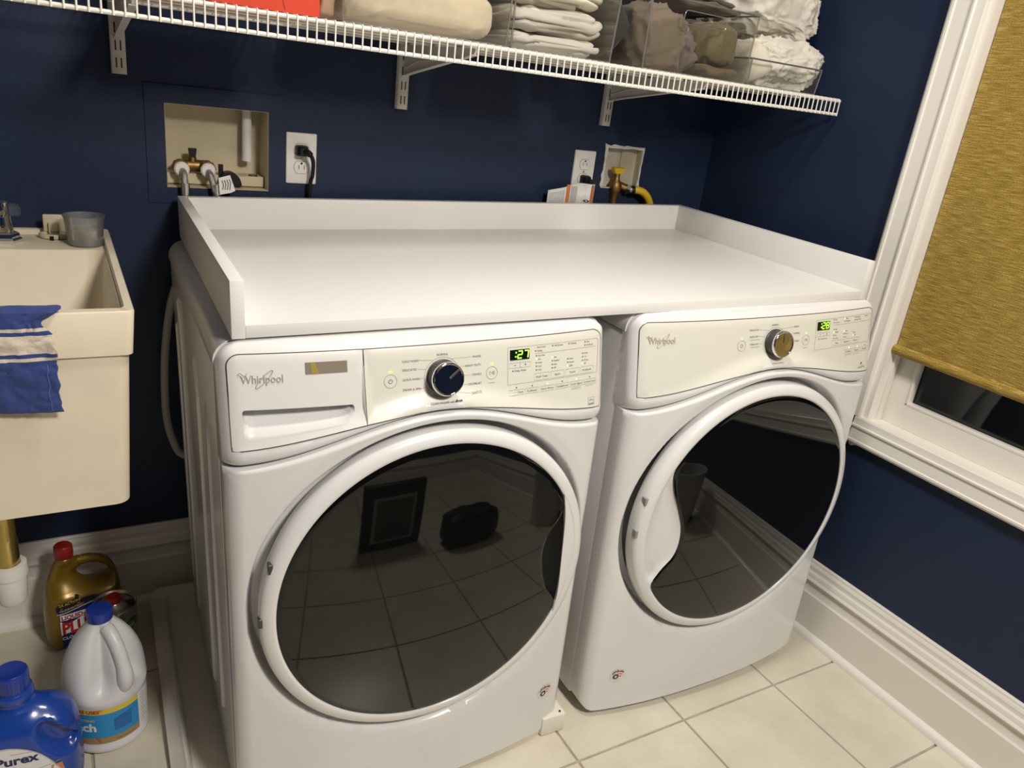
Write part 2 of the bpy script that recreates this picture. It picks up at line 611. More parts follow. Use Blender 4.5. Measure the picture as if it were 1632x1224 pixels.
floor = obj('floor', (lambda b: (box(b, XL, XR, YF, 0.0, -0.05, -0.004), b)[1])(B()), M_grout)
struct(floor)
TP, GT = 0.3033, 0.0054
gx0, gy0 = 0.655, -0.8909
tile_me = {}
def tile_mesh(w, d):
    key = (round(w, 4), round(d, 4))
    if key not in tile_me:
        b = B()
        box(b, 0, w, 0, d, -0.010, 0.0, bev=0.0016, seg=1)
        bmesh.ops.recalc_face_normals(b, faces=b.faces[:])
        me = bpy.data.meshes.new('tile')
        b.to_mesh(me)
        b.free()
        me.materials.append(M_tile)
        tile_me[key] = me
    return tile_me[key]
for i in range(-8, 5):
    for j in range(-9, 5):
        x0, x1 = gx0 + i * TP + GT / 2, gx0 + (i + 1) * TP - GT / 2
        y0, y1 = gy0 + j * TP + GT / 2, gy0 + (j + 1) * TP - GT / 2
        x0, x1 = max(x0, XL), min(x1, XR)
        y0, y1 = max(y0, YF), min(y1, 0.0)
        if x1 - x0 < 0.02 or y1 - y0 < 0.02:
            continue
        o = bpy.data.objects.new('tile', tile_mesh(x1 - x0, y1 - y0))
        o.parent = floor
        o.location = (x0, y0, 0)
        COL.objects.link(o)

def wall_with_holes(name, axis, fixed, thick, a0, a1, z0, z1, holes, m):
    """Wall slab made of boxes around rectangular openings (holes: a0,a1,z0,z1), shared planes."""
    b = B()
    As = sorted({a0, a1, *[h[0] for h in holes], *[h[1] for h in holes]})
    Zs = sorted({z0, z1, *[h[2] for h in holes], *[h[3] for h in holes]})
    for p, q in zip(As, As[1:]):
        for s, t in zip(Zs, Zs[1:]):
            cx, cz = (p + q) / 2, (s + t) / 2
            if any(h[0] < cx < h[1] and h[2] < cz < h[3] for h in holes):
                continue
            if axis == 'x':
                box(b, p, q, min(fixed, fixed + thick), max(fixed, fixed + thick), s, t)
            else:
                box(b, min(fixed, fixed + thick), max(fixed, fixed + thick), p, q, s, t)
    bmesh.ops.remove_doubles(b, verts=b.verts[:], dist=1e-5)
    # drop the inner faces shared by neighbouring boxes
    seen = {}
    for f in b.faces:
        k = tuple(sorted(v.index for v in f.verts))
        seen.setdefault(k, []).append(f)
    return struct(obj(name, b, m, smooth=False))

VB = (-0.018, 0.196, 1.048, 1.2205)       # supply box opening
GB = (1.133, 1.264, 1.098, 1.213)         # rough gas opening
WIN = (-1.82, -0.741, 0.648, 2.12)        # window opening (y0, y1, z0, z1)
wall_back = wall_with_holes('wall_back', 'x', 0.0, 0.14, XL, XR + 0.14, -0.05, ZC, [VB, GB], M_navy)
wall_right = wall_with_holes('wall_right', 'y', XR, 0.14, YF, 0.0, -0.05, ZC, [WIN], M_navy)
wall_left = wall_with_holes('wall_left', 'y', XL, -0.1, YF, 0.0, -0.05, ZC, [], M_navy)
wall_front = wall_with_holes('wall_front', 'x', YF, -0.1, XL, XR, -0.05, ZC, [], M_navy)
ceiling = struct(obj('ceiling', (lambda b: (box(b, XL, XR, YF, 0, ZC, ZC + 0.08), b)[1])(B()), M_ceil))

BPROF = [(0, 0), (0.020, 0), (0.020, 0.1215), (0.0165, 0.1265), (0.0150, 0.133), (0.0150, 0.1565), (0.0215, 0.1590), (0.0240, 0.1640),
         (0.0215, 0.1690), (0.0195, 0.1710), (0.0190, 0.1770), (0.0170, 0.1830), (0.0130, 0.1875), (0.0120, 0.1930), (0.0125, 0.1985),
         (0.0105, 0.2045), (0.0085, 0.2075), (0.0080, 0.2130), (0.0060, HB), (0, HB)]
SPROF = [(0.020, 0), (0.0370, 0), (0.0365, 0.0060), (0.0345, 0.0115), (0.0305, 0.0160), (0.0250, 0.0188), (0.020, 0.0195)]
def baseboard(name, axis, sign, fixed, a0, a1):
    b = B()
    if axis == 'x':
        prism(b, [(fixed + sign * d, z) for d, z in BPROF], 'x', a0, a1)
    else:
        prism(b, [(fixed + sign * d, z) for d, z in BPROF], 'y', a0, a1)
    o = struct(obj(name, b, M_trim, angle=20))
    b = B()
    prism(b, [(fixed + sign * d, z) for d, z in SPROF], axis, a0, a1)
    obj('shoe_molding', b, M_trim, o, angle=25)
    return o
baseboard('baseboard_back', 'x', -1, 0.0, XL, XR)
baseboard('baseboard_right', 'y', -1, XR, YF, -0.001)
baseboard('baseboard_left', 'y', 1, XL, YF, -0.001)
baseboard('baseboard_front', 'x', 1, YF, XL, XR)

# window on the right wall -----------------------------------------
CPROF = [(0, 0), (0, 0.012), (0.004, 0.018), (0.010, 0.0215), (0.016, 0.0215), (0.0185, 0.018), (0.026, 0.0175), (0.034, 0.0165), (0.047, 0.0155),
         (0.0525, 0.0165), (0.0565, 0.0195), (0.0610, 0.0195), (0.0640, 0.0160), (0.0720, 0.0145), (0.0820, 0.0140), (0.0865, 0.0115), (0.0865, 0)]
win = bpy.data.objects.new('window_1', None)
COL.objects.link(win)
win.location = (XR, -1.28, 0.64)
struct(win)
def wl(p):
    return (p[0] - XR, p[1] + 1.28, p[2] - 0.64)
def wobj(name, b, m, parent=win, **k):
    bmesh.ops.translate(b, verts=b.verts[:], vec=(-XR, 1.28, -0.64))
    return obj(name, b, m, parent, **k)
yO, yI = -0.6545, -0.741        # casing outer and inner edge
zB, zT = 0.588, 2.18
b = B()
prism(b, [(XR - t, yO - d) for d, t in CPROF], 'z', zB + 0.07, zT)
wobj('side_casing', b, M_trim, angle=14)
b = B()
prism(b, [(XR - t, WIN[0] - 0.0865 + d) for d, t in CPROF], 'z', zB + 0.07, zT)
wobj('side_casing', b, M_trim, angle=14)
b = B()
prism(b, [(XR - t * 1.05, zB - 0.004 + d * 0.86) for d, t in CPROF], 'y', WIN[0] - 0.09, -0.7290)
wobj('bottom_casing', b, M_trim, angle=14)
b = B()
prism(b, [(XR - t * 1.02, zT - d) for d, t in CPROF], 'y', WIN[0] - 0.09, yO)
wobj('top_casing', b, M_trim, angle=14)
# broken bit of casing edge beside the machine
b = B()
tube(b, [(XR - 0.003, -0.7270, 0.5790), (XR - 0.010, -0.7380, 0.5800), (XR - 0.013, -0.7500, 0.5860), (XR - 0.014, -0.7640, 0.5885)], [0.003, 0.0045, 0.0035, 0.002], 6)
wobj('paint_flake', b, M_chalk)
b = B()   # jamb lining
box(b, XR - 0.001, XR + 0.13, yI - 0.014, yI, WIN[2], WIN[3])
box(b, XR - 0.001, XR + 0.13, WIN[0], WIN[0] + 0.014, WIN[2], WIN[3])
box(b, XR - 0.001, XR + 0.13, WIN[0], yI, WIN[2] - 0.006, WIN[2] + 0.004)
box(b, XR - 0.001, XR + 0.13, WIN[0], yI, WIN[3] - 0.014, WIN[3])
wobj('jamb', b, M_trim, smooth=False)
b = B()   # stop strip in front of the sash
box(b, XR + 0.030, XR + 0.048, yI - 0.020, yI - 0.010, WIN[2], WIN[3], 0.002)
wobj('stop_strip', b, M_trim)
sx = XR + 0.055
sash = B()
y0s, y1s, z0s, z1s = WIN[0] + 0.015, yI - 0.011, 0.652, 1.39
gl_y0, gl_y1, gl_z0, gl_z1 = y0s + 0.06, -0.8035, 0.7115, 1.34
box(sash, sx, sx + 0.035, y0s, y1s, z0s, gl_z0, 0.001)
box(sash, sx, sx + 0.035, y0s, y1s, gl_z1, z1s, 0.001)
box(sash, sx, sx + 0.035, gl_y1, y1s, gl_z0, gl_z1)
box(sash, sx, sx + 0.035, y0s, gl_y0, gl_z0, gl_z1)
sash_o = wobj('sash', sash, M_trim, smooth=False)
b = B()
for (ya, yb, za, zb_) in ((gl_y0, gl_y1, gl_z0 - 0.001, gl_z0 + 0.009), (gl_y1 - 0.009, gl_y1 + 0.001, gl_z0, gl_z1), (gl_y0 - 0.001, gl_y0 + 0.009, gl_z0, gl_z1)):
    box(b, sx - 0.001, sx + 0.020, ya, yb, za, zb_, 0.003, 2)
bmesh.ops.translate(b, verts=b.verts[:], vec=(-XR, 1.28, -0.64))
obj('glazing_bead', b, M_trim, sash_o)
b = B()
box(b, sx + 0.020, sx + 0.024, gl_y0 - 0.004, gl_y1 + 0.004, gl_z0 - 0.004, gl_z1 + 0.004)
wobj('pane', b, M_pane, smooth=False)
b = B()
box(b, sx + 0.040, sx + 0.072, y0s, y1s, 1.36, WIN[3] - 0.015)
wobj('upper_sash', b, M_trim, smooth=False)

# roller shade (hangs inside the window frame)
shade = thing('roller_shade', 'mustard woven roller shade pulled most of the way down the window', 'window shade', (XR + 0.020, -1.28, 0.835))
b = B()
yb0, yb1 = WIN[0] + 0.018, -0.7575
zs = [0.0, 0.03, 0.4, 0.8, 1.22]
rs = []
for k in range(49):
    y = yb0 + (yb1 - yb0) * k / 48
    rs.append([(0.001 + 0.0012 * sin(k * 0.55), y + 1.28, 0.012), (0.001 + 0.0012 * sin(k * 0.55 + 1), y + 1.28, 0.35), (0.0, y + 1.28, 1.24),
               (0.0022, y + 1.28, 1.24), (0.0032 + 0.0012 * sin(k * 0.55 + 1), y + 1.28, 0.35), (0.0032 + 0.0012 * sin(k * 0.55), y + 1.28, 0.012)])
rings(b, rs)
obj('shade_fabric', b, M_woven, shade)
b = B()
lathe(b, [(0.009, yb0 + 1.28 - 0.003), (0.0125, yb0 + 1.28), (0.0125, yb1 + 1.28 + 0.004), (0.009, yb1 + 1.28 + 0.008)], 18, (0.000, 0, 0.0125), axis='Y')
obj('hem_bar', b, M_woven, shade)
b = B()
lathe(b, [(0.02, yb0 + 1.28), (0.02, yb1 + 1.28)], 18, (0.008, 0, 1.26), axis='Y')
obj('roller_tube', b, M_woven, shade)

# ------------------------------------------------------------------ the two laundry machines
MW2 = 0.343
YAW, TILT = 0.030, 0.0255
def Sn(x):
    return min(1.0, abs(x) / MW2)
def corner(d, r):
    if d >= r:
        return 0.0
    d = max(d, 0.0)
    return r - sqrt(max(0.0, r * r - (r - d) ** 2))
def low0(x):
    return -(0.768 + 0.036 * (1 - Sn(x) ** 2.4))
def fasc0(x, z):
    return -(0.750 + 0.022 * (1 - Sn(x) ** 2.4)) + 0.2 * (z - 0.88)
def bfun(x):
    return 0.5 * (1 + cos(pi * min(1, abs(x) / 0.343)))
def crease(x):
    return 0.760 + 0.0695 * bfun(x)
def outl(x):
    return 0.7935 + 0.0420 * bfun(x)
DX, DZ = 0.003, 0.4935
ZTOP = 0.9515
def low(x, z):
    y = low0(x) + corner(MW2 - abs(x), 0.026)
    r = sqrt((x - DX) ** 2 + (z - DZ) ** 2)
    y += 0.034 * (1 - smooth01((r - 0.3105) / 0.015))
    y += 0.003 * (1 - smooth01((r - 0.318) / 0.030))
    y += corner(crease(x) - z, 0.006)
    return y
POCKET = None
def fasc(x, z, dent=False):
    d = z - crease(x)
    f = fasc0(x, z)
    if d < 0.036:
        t = smooth01(d / 0.036)
        f = f * t + (low0(x) + 0.009) * (1 - t) - 0.003 * sin(pi * min(1, max(0, d / 0.036)))
        if d < 0.012:
            f += 0.012 * (1 - max(d, 0) / 0.012) ** 2
    f += corner(MW2 - abs(x), 0.028)
    dt = ZTOP - z
    f += corner(dt, 0.024)
    if dent:
        t = max(0.0, min(1.0, (x + 0.306) / 0.158))
        zlo = 0.8085 + 0.0035 * t + 0.0185 * t ** 2.2
        dx = max(-0.3135 - x, x + 0.147, 0)
        dz = max(zlo - z, z - 0.8555, 0)
        f += 0.042 * (1 - smooth01(sqrt(dx * dx + dz * dz) / 0.0085))
    return f
def ztop(x):
    return ZTOP - corner(MW2 - abs(x), 0.040)

def machine_tree(root, zbot, bcorner, dent):
    # lower front panel, polar mesh round the door recess
    def inpanel(x, z):
        if abs(x) > MW2 or z > crease(x):
            return False
        return z > zbot + corner(MW2 - abs(x), bcorner)
    NA, NR = 336, 40
    rs = [[] for _ in range(NR + 1)]
    outer = []
    for i in range(NA):
        a = 2 * pi * i / NA
        lo_, hi_ = 0.3, 0.75
        for _ in range(34):
            md = (lo_ + hi_) / 2
            if inpanel(DX + md * cos(a), DZ + md * sin(a)):
                lo_ = md
            else:
                hi_ = md
        outer.append(lo_)
    for k in range(NR + 1):
        t = k / NR
        tt = 0.5 * (1 - cos(pi * t)) * 0.75 + t * 0.25
        for i in range(NA):
            a = 2 * pi * i / NA
            r = 0.296 + (outer[i] - 0.296) * tt
            x, z = DX + r * cos(a), DZ + r * sin(a)
            rs[k].append((x, low(x, z), z))
    rs.append([(x, max(y + 0.004, -0.722), z) for x, y, z in rs[-1]])
    rs.append([(x * 0.995, -0.705, z) for x, y, z in rs[-1]])
    bm = B()
    rings(bm, rs, True, False, False)
    obj('front_panel', bm, M_enam, root, angle=50)
    # console housing above the crease
    bm = B()
    xs = []
    for k in range(15):
        xs.append(-MW2 + 0.042 * (1 - cos(pi / 2 * k / 14)))
    xs += [-0.301 + 0.602 * k / 100 for k in range(1, 100)]
    xs += [-x for x in reversed(xs[:15])]
    vsn = [0, .02, .045, .07, .1, .135, .17, .21, .25, .3, .36, .42, .48, .54, .6, .66, .72, .78, .83, .87, .90, .92, .94, .955, .968, .98, .99, 1.0]
    cols = []
    for x in xs:
        c0, c1 = crease(x), ztop(x)
        cl = [(x, -0.705, c0 - 0.002), (x, max(fasc(x, c0), -0.9) + 0.004, c0 - 0.001)]
        for v in vsn:
            z = c0 + (c1 - c0) * v
            cl.append((x, fasc(x, z, dent), z))
        cl.append((x, -0.700, c1))
        cols.append(cl)
    cols.insert(0, [(-MW2, max(p[1], -0.706) if False else -0.703, p[2]) for p in cols[0]])
    cols.append([(MW2, -0.703, p[2]) for p in cols[-1]])
    rings(bm, cols, False, False, False)
    obj('console_housing', bm, M_enam, root, angle=50)
    # cabinet and lid
    bm = B()
    box(bm, -MW2, MW2, -0.716, -0.055, zbot + 0.012, 0.9085, 0.006, 3)
    cab = obj('cabinet', bm, M_cab, root)
    bm = B()
    prof = []
    for sx_, a0 in ((1, 0), (-1, 90)):
        for k in range(9):
            a = radians(a0 + 90 * k / 8)
            prof.append((sx_ * (MW2 - 0.032) + 0.034 * cos(a), ZTOP - 0.034 + 0.034 * sin(a)))
    prof = [(MW2 + 0.002, 0.912)] + prof + [(-MW2 - 0.002, 0.912)]
    prism(bm, prof, 'y', -0.712, -0.050)
    obj('lid', bm, M_cab, root, angle=30)
    bm = B()
    for x in (-0.29, 0.29):
        for y in (-0.66, -0.12):
            lathe(bm, [(0.02, 0.0), (0.022, 0.004), (0.012, 0.008), (0.010, zbot + 0.016)], 12, (x, y, -0.0), cap0=True)
    return cab

def surf(off_extra=0.0):
    return lambda a, b_, off: (a, fasc(a, b_) - off - off_extra, b_)

def outline_poly(x0, x1, rl, rr, ztp=0.9375, n=26):
    """Closed console outline between x0 and x1: curved bottom, rounded upper corners rl / rr."""
    pts = [(x0 + (x1 - x0) * k / n, outl(x0 + (x1 - x0) * k / n)) for k in range(n + 1)]
    def arc(cx, cz, r, a0, a1):
        return [(cx + r * cos(radians(a0 + (a1 - a0) * k / 8)), cz + r * sin(radians(a0 + (a1 - a0) * k / 8))) for k in range(9)]
    pts += arc(x1 - rr, ztp - rr, rr, 0, 90) if rr > 0 else [(x1, ztp)]
    m = 14
    xa, xb = x1 - rr, x0 + rl
    pts += [(xa + (xb - xa) * k / m, ztp) for k in range(1, m)]
    pts += arc(x0 + rl, ztp - rl, rl, 90, 180) if rl > 0 else [(x0, ztp)]
    return pts

def panel_slab(name, outline, holes, m, parent, off=0.0011, step=0.011):
    pts, tris = fill2d(outline, holes, step)
    bm = B()
    vs = [bm.verts.new((p[0], fasc(p[0], p[1]) - off, p[1])) for p in pts]
    for t in tris:
        bm.faces.new([vs[i] for i in t])
    # skirt
    for loop in [outline, *holes]:
        A = [bm.verts.new((p[0], fasc(p[0], p[1]) - off, p[1])) for p in loop]
        Z = [bm.verts.new((p[0], fasc(p[0], p[1]) + 0.001, p[1])) for p in loop]
        for i in range(len(loop)):
            j = (i + 1) % len(loop)
            bm.faces.new((A[i], A[j], Z[j], Z[i]))
    bmesh.ops.remove_doubles(bm, verts=bm.verts[:], dist=1e-6)
    return obj(name, bm, m, parent, angle=50)

def badge(parent, x0, z0):
    """Raised silver maker's badge: lettering with a slanted loop and a small curl over the capital."""
    bm = B()
    vs, fs, w = text2d('Whirlpool', 0.0)
    s = 0.0595 / w
    def fn(a, b_, off):
        return (a, fasc(a, b_) - off, b_)
    front, back = {}, {}
    P = [(x0 + 0.0045 + v[0] * s, z0 + 0.0072 + v[1] * 0.0122) for v in vs]
    A = [bm.verts.new(fn(p[0], p[1], 0.0026)) for p in P]
    Bk = [bm.verts.new(fn(p[0], p[1], 0.0009)) for p in P]
    ec = {}
    for f in fs:
        bm.faces.new([A[i] for i in f])
        for i in range(len(f)):
            e = (f[i], f[(i + 1) % len(f)])
            k = tuple(sorted(e))
            ec.setdefault(k, []).append(e)
    for k, l in ec.items():
        if len(l) == 1:
            i, j = l[0]
            bm.faces.new((A[j], A[i], Bk[i], Bk[j]))
    cx, cz = x0 + 0.0375, z0 + 0.0125
    loop = []
    for i in range(44):
        t = 2 * pi * i / 44
        u, v = 0.0178 * cos(t), 0.0036 * sin(t)
        a = radians(46)
        px, pz = cx + u * cos(a) - v * sin(a), cz + u * sin(a) + v * cos(a)
        loop.append(fn(px, pz, 0.0020))
    tube(bm, loop + [loop[0]], 0.00065, 6, caps=False)
    tube(bm, [fn(x0 + 0.001 + 0.013 * t, z0 + 0.0205 + 0.0022 * sin(t * 7), 0.0018) for t in [k / 12 for k in range(13)]], 0.0006, 5)
    tube(bm, [fn(x0 + 0.0005 + 0.011 * t, z0 + 0.0185 + 0.002 * sin(t * 6 + 0.6), 0.0018) for t in [k / 12 for k in range(13)]], 0.0005, 5)
    return obj('name_badge', bm, M_badge, parent, smooth=False)

SEG7 = {'2': 'abged', '7': 'abc', '8': 'abcdefg'}
def digit(d, ch, x, z, w, h, off):
    sl = 0.14
    t = 0.0019
    def P(u, v):
        return (x + u * w + sl * (v - 0.5) * h, z + v * h)
    segs = {'a': ((0, 1), (1, 1)), 'b': ((1, 1), (1, .5)), 'c': ((1, .5), (1, 0)), 'd': ((0, 0), (1, 0)), 'e': ((0, .5), (0, 0)), 'f': ((0, 1), (0, .5)), 'g': ((0, .5), (1, .5))}
    for s in SEG7[ch]:
        (u0, v0), (u1, v1) = segs[s]
        d.line([P(u0, v0), P(u1, v1)], t, M_led, off, sub=9)

def knob(parent, x, z, turn):
    y = fasc(x, z)
    tilt_n = -0.2
    k = bpy.data.objects.new('knob', None)
    bm = B()
    lathe(bm, [(0.0285, 0.0), (0.0285, -0.003), (0.0268, -0.004), (0.0262, -0.021), (0.0268, -0.022)], 44, axis='Y', cap1=False)
    k = obj('knob', bm, M_dgrey, parent, angle=30)
    k.location = (x, y, z)
    k.rotation_euler = (-0.16, 0, 0)
    bm = B()
    lathe(bm, [(0.0262, -0.0195), (0.0282, -0.0205), (0.0285, -0.0245), (0.0275, -0.0275), (0.0258, -0.0285), (0.0245, -0.0278)], 48, axis='Y', cap0=True, cap1=False)
    obj('knob_rim', bm, M_chrome, k, angle=60)
    bm = B()
    # face: a shallow dished mirror with one flat chamfered chord (the pointer flat)
    lathe(bm, [(0.0250, -0.0278), (0.0248, -0.0268), (0.012, -0.0264), (0.0005, -0.0263)], 48, axis='Y', cap0=False)
    obj('knob_face', bm, mat('mirror_face', (0.62, 0.63, 0.66), 0.03, metal=1.0), k, angle=60)
    bm = B()
    box(bm, -0.0018, 0.0018, -0.0276, -0.0262, 0.003, 0.0235, 0.0005, 1)
    o = obj('pointer', bm, M_satin, k)
    o.rotation_euler = (0, turn, 0)
    return k

def door(parent, handle_side, seg=160):
    """Round door: ring (part) with dark domed glass and moulded finger grip; handle_side +1 right, -1 left."""
    bm = B()
    prof = [(0.272, -0.762), (0.297, -0.764), (0.3055, -0.770), (0.3082, -0.780), (0.3080, -0.793), (0.3062, -0.8000), (0.3020, -0.8045), (0.2950, -0.8078), (0.2885, -0.8090), (0.2842, -0.8090), (0.2825, -0.8070), (0.2825, -0.790)]
    ring = []
    rs = []
    for r, y in prof:
        rs.append([(DX + r * cos(2 * pi * i / seg), y, DZ + r * sin(2 * pi * i / seg)) for i in range(seg)])
    rings(bm, rs, True, False, False)
    d = obj('door', bm, M_enam, parent, angle=50)
    # glass: polar dome whose edge is scalloped at the grip
    # grip outline measured as (angle from the horizontal, radius)
    if handle_side < 0:
        TB = [(-0.56, .2822), (-0.50, .2770), (-.4481, .2590), (-.3992, .2431), (-.3225, .2161), (-.1635, .1997), (.0472, .2012), (.2384, .2223), (.398, .2539), (.500, .2735), (.58, .2822)]
    else:
        TB = [(-0.42, .2822), (-.3800, .2760), (-.3265, .2607), (-.256, .2370), (-.1700, .2240), (-.0886, .2159), (.0544, .2097), (.1727, .2129), (.2500, .2210), (.3203, .2360), (.3735, .2610), (.425, .2760), (.47, .2822)]
    def gtab(a):
        if a <= TB[0][0] or a >= TB[-1][0]:
            return 0.2822
        for i in range(len(TB) - 1):
            if TB[i][0] <= a <= TB[i + 1][0]:
                p0, p1, p2, p3 = TB[max(i - 1, 0)], TB[i], TB[i + 1], TB[min(i + 2, len(TB) - 1)]
                h = p2[0] - p1[0]
                t = (a - p1[0]) / h
                m1 = (p2[1] - p0[1]) / (p2[0] - p0[0]) * h
                m2 = (p3[1] - p1[1]) / (p3[0] - p1[0]) * h
                return min(0.2822, (2 * t ** 3 - 3 * t ** 2 + 1) * p1[1] + (t ** 3 - 2 * t ** 2 + t) * m1 + (3 * t ** 2 - 2 * t ** 3) * p2[1] + (t ** 3 - t ** 2) * m2)
    def redge(a):
        return gtab(atan2(sin(a), cos(a) * handle_side))
    def dome(r):
        return -0.8075 - 0.021 * (1 - (r / 0.2822) ** 2)
    bm = B()
    rs = []
    NG = 26
    cfr = 0.004
    rows = [k / NG for k in range(1, NG)] + [0.985, 1.0]
    for t in rows:
        rs.append([(DX + redge(2 * pi * i / 240) * t * cos(2 * pi * i / 240), dome(redge(2 * pi * i / 240) * t) + (0.0012 if t == 1.0 else 0), DZ + redge(2 * pi * i / 240) * t * sin(2 * pi * i / 240)) for i in range(240)])
    rs.append([(p[0], p[1] + 0.018, p[2]) for p in rs[-1]])
    vr = rings(bm, rs, True, False, False)
    c = bm.verts.new((DX, dome(0), DZ))
    for i in range(240):
        bm.faces.new((c, vr[0][(i + 1) % 240], vr[0][i]))
    obj('door_glass', bm, M_glass, d, angle=60)
    # grip moulding between scallop and ring
    bm = B()
    rs = []
    n = 60
    NS = 14
    A0, A1 = TB[0][0], TB[-1][0]
    rout = 0.2838 if handle_side < 0 else 0.2575
    for k in range(n + 1):
        aa = A0 + (A1 - A0) * k / n
        a = aa if handle_side > 0 else pi - aa
        re = redge(a)
        ro_ = rout if handle_side < 0 else max(re, 0.2838 - 0.0272 * (0.5 * (1 + cos(pi * (2 * k / n - 1)))) ** 0.5)
        row = []
        for q in range(NS + 1):
            t = q / NS
            r = (re - 0.0012) + (ro_ - re + 0.0012) * t
            wd = min(1, (0.2822 - re) / 0.03)
            if handle_side < 0:
                dep = 0.012 * sin(pi * min(1, t * 1.02)) ** 0.8 * wd
                yy = (dome(re) + 0.003) * (1 - t) + (-0.8086) * t + dep
            else:
                yy = dome(re) * (1 - t) + dome(ro_) * t + 0.0012 + 0.004 * sin(pi * t) * wd
            row.append((DX + r * cos(a), yy, DZ + r * sin(a)))
        rs.append(row)
    rings(bm, rs, False, False, False)
    if handle_side < 0:
        obj('door_grip', bm, M_enam, d, angle=60)
    else:
        obj('door_grip', bm, mat('grip_black', (0.004, 0.004, 0.004), 0.6, spec=0.15), d, angle=60)
        bm = B()
        rs = []
        B0, B1 = -0.46, 0.54
        for k in range(n + 1):
            a = B0 + (B1 - B0) * k / n
            w = 0.0275 * (0.5 * (1 + cos(pi * (2 * k / n - 1)))) ** 0.5
            rs.append([(DX + (0.2842 - w * t) * cos(a), -0.8092 - 0.0018 * sin(pi * t) - 0.0030 * t * min(1, w / 0.012), DZ + (0.2842 - w * t) * sin(a)) for t in (0, .25, .5, .75, .93, 1)] +
                      [(DX + (0.2842 - w) * cos(a), -0.800, DZ + (0.2842 - w) * sin(a))])
        rings(bm, rs, False, False, False)
        obj('grip_lip', bm, M_enam, d, angle=60)
    # hinge-side notches in the ring
    for zz in ((0.10, 0.0) if handle_side > 0 else (0.078, 0.004)):
        a = pi - math.asin(zz / 0.303)
        x, z = DX + 0.3060 * cos(a), DZ + 0.3060 * sin(a)
        bm = B()
        box(bm, x - 0.003, x + 0.0045, -0.8030, -0.790, z - 0.009, z + 0.009, 0.001, 1)
        obj('hinge_tab', bm, M_cableg if handle_side < 0 else M_dgrey, d)
    return d

def flag_sticker(parent, x, z):
    dd = Decal(lambda a, b_, off: (a, low(a, b_) - off, b_), [])
    r = 0.0195
    dd.disc(x, z, r, mat('sticker_cream', (0.66, 0.64, 0.56), 0.5), 0.0006, 32)
    # waving red and white stripes, blue field with a star
    for k in range(6):
        m = (M_redp, M_whitep)[k % 2]
        z0 = z + 0.0085 - k * 0.0030
        pts = []
        for i in range(9):
            t = i / 8
            pts.append((x - 0.004 + 0.0150 * t - k * 0.0006, z0 + 0.0028 * sin(t * 2.4) - 0.002 * t))
        dd.line(pts, 0.0030, mat('flag_red', (0.50, 0.06, 0.05), 0.5) if k % 2 == 0 else M_whitep, 0.0009, sub=9)
    dd.disc(x - 0.0052, z - 0.0030, 0.0072, M_navyp, 0.0011, 18)
    star = []
    for i in range(10):
        a = pi / 2 + pi * i / 5
        rr = 0.0046 if i % 2 == 0 else 0.0021
        star.append((x - 0.0052 + rr * cos(a), z - 0.0030 + rr * sin(a)))
    dd.poly(star, M_whitep, 0.0013)
    word = 'AMERICA'
    for i, ch in enumerate(word):
        a = radians(152 - i * 19.5)
        dd.text(ch, x + 0.0128 * cos(a), z + 0.0118 * sin(a), M_blackp, h=0.0046, off=0.0011, align='c', rot=a - pi / 2, bold=0.05)
    return dd.build('flag_sticker', parent)

def glass_button(d, x, z, kind):
    d.ring(x, z, 0.0106, 0.0007, M_inkl, n=36)
    if kind == 'power':
        d.ring(x, z - 0.0002, 0.0032, 0.0008, M_ink, n=18, a0=120, a1=420)
        d.line([(x, z + 0.0006), (x, z + 0.0042)], 0.0008, M_ink)
    else:
        d.line([(x - 0.0042, z - 0.003), (x + 0.0005, z), (x - 0.0042, z + 0.003)], 0.0007, M_ink, closed=True)
        d.line([(x + 0.0022, z - 0.003), (x + 0.0022, z + 0.003)], 0.0008, M_ink)
        d.line([(x + 0.0044, z - 0.003), (x + 0.0044, z + 0.003)], 0.0008, M_ink)
    d.poly([(x - 0.0030, z + 0.0137), (x + 0.0030, z + 0.0137), (x + 0.0018, z + 0.0162), (x - 0.0012, z + 0.0162)], M_led)

def boxline(d, x0, x1, z0, z1, m=None, w=0.0006):
    d.line([(x0, z0), (x1, z0), (x1, z1), (x0, z1)], w, m or M_inkl, closed=True)

def led(d, x, z, text=None, lit=None, w=None, h=0.0030):
    d.disc(x, z, 0.0012 if not lit else 0.0015, {None: M_blackp, 'y': M_ledy, 'r': M_ledr}[lit], n=10)
    if text:
        if w:
            d.text(text, x + 0.0034, z - h / 2, M_ink, h=h, x1=x + 0.0034 + w)
        else:
            d.text(text, x + 0.0034, z - h / 2, M_ink, h=h)

def seam(parent, outline, closed=True, divider=None):
    d = Decal(surf(), [M_seam])
    d.line(outline, 0.0013, M_seam, 0.0013, closed=closed, sub=0.01)
    if divider:
        d.line(divider, 0.0013, M_seam, 0.0014, sub=0.01)
    return d.build('panel_seam', parent)

KX, KZ = 0.0005, 0.8852

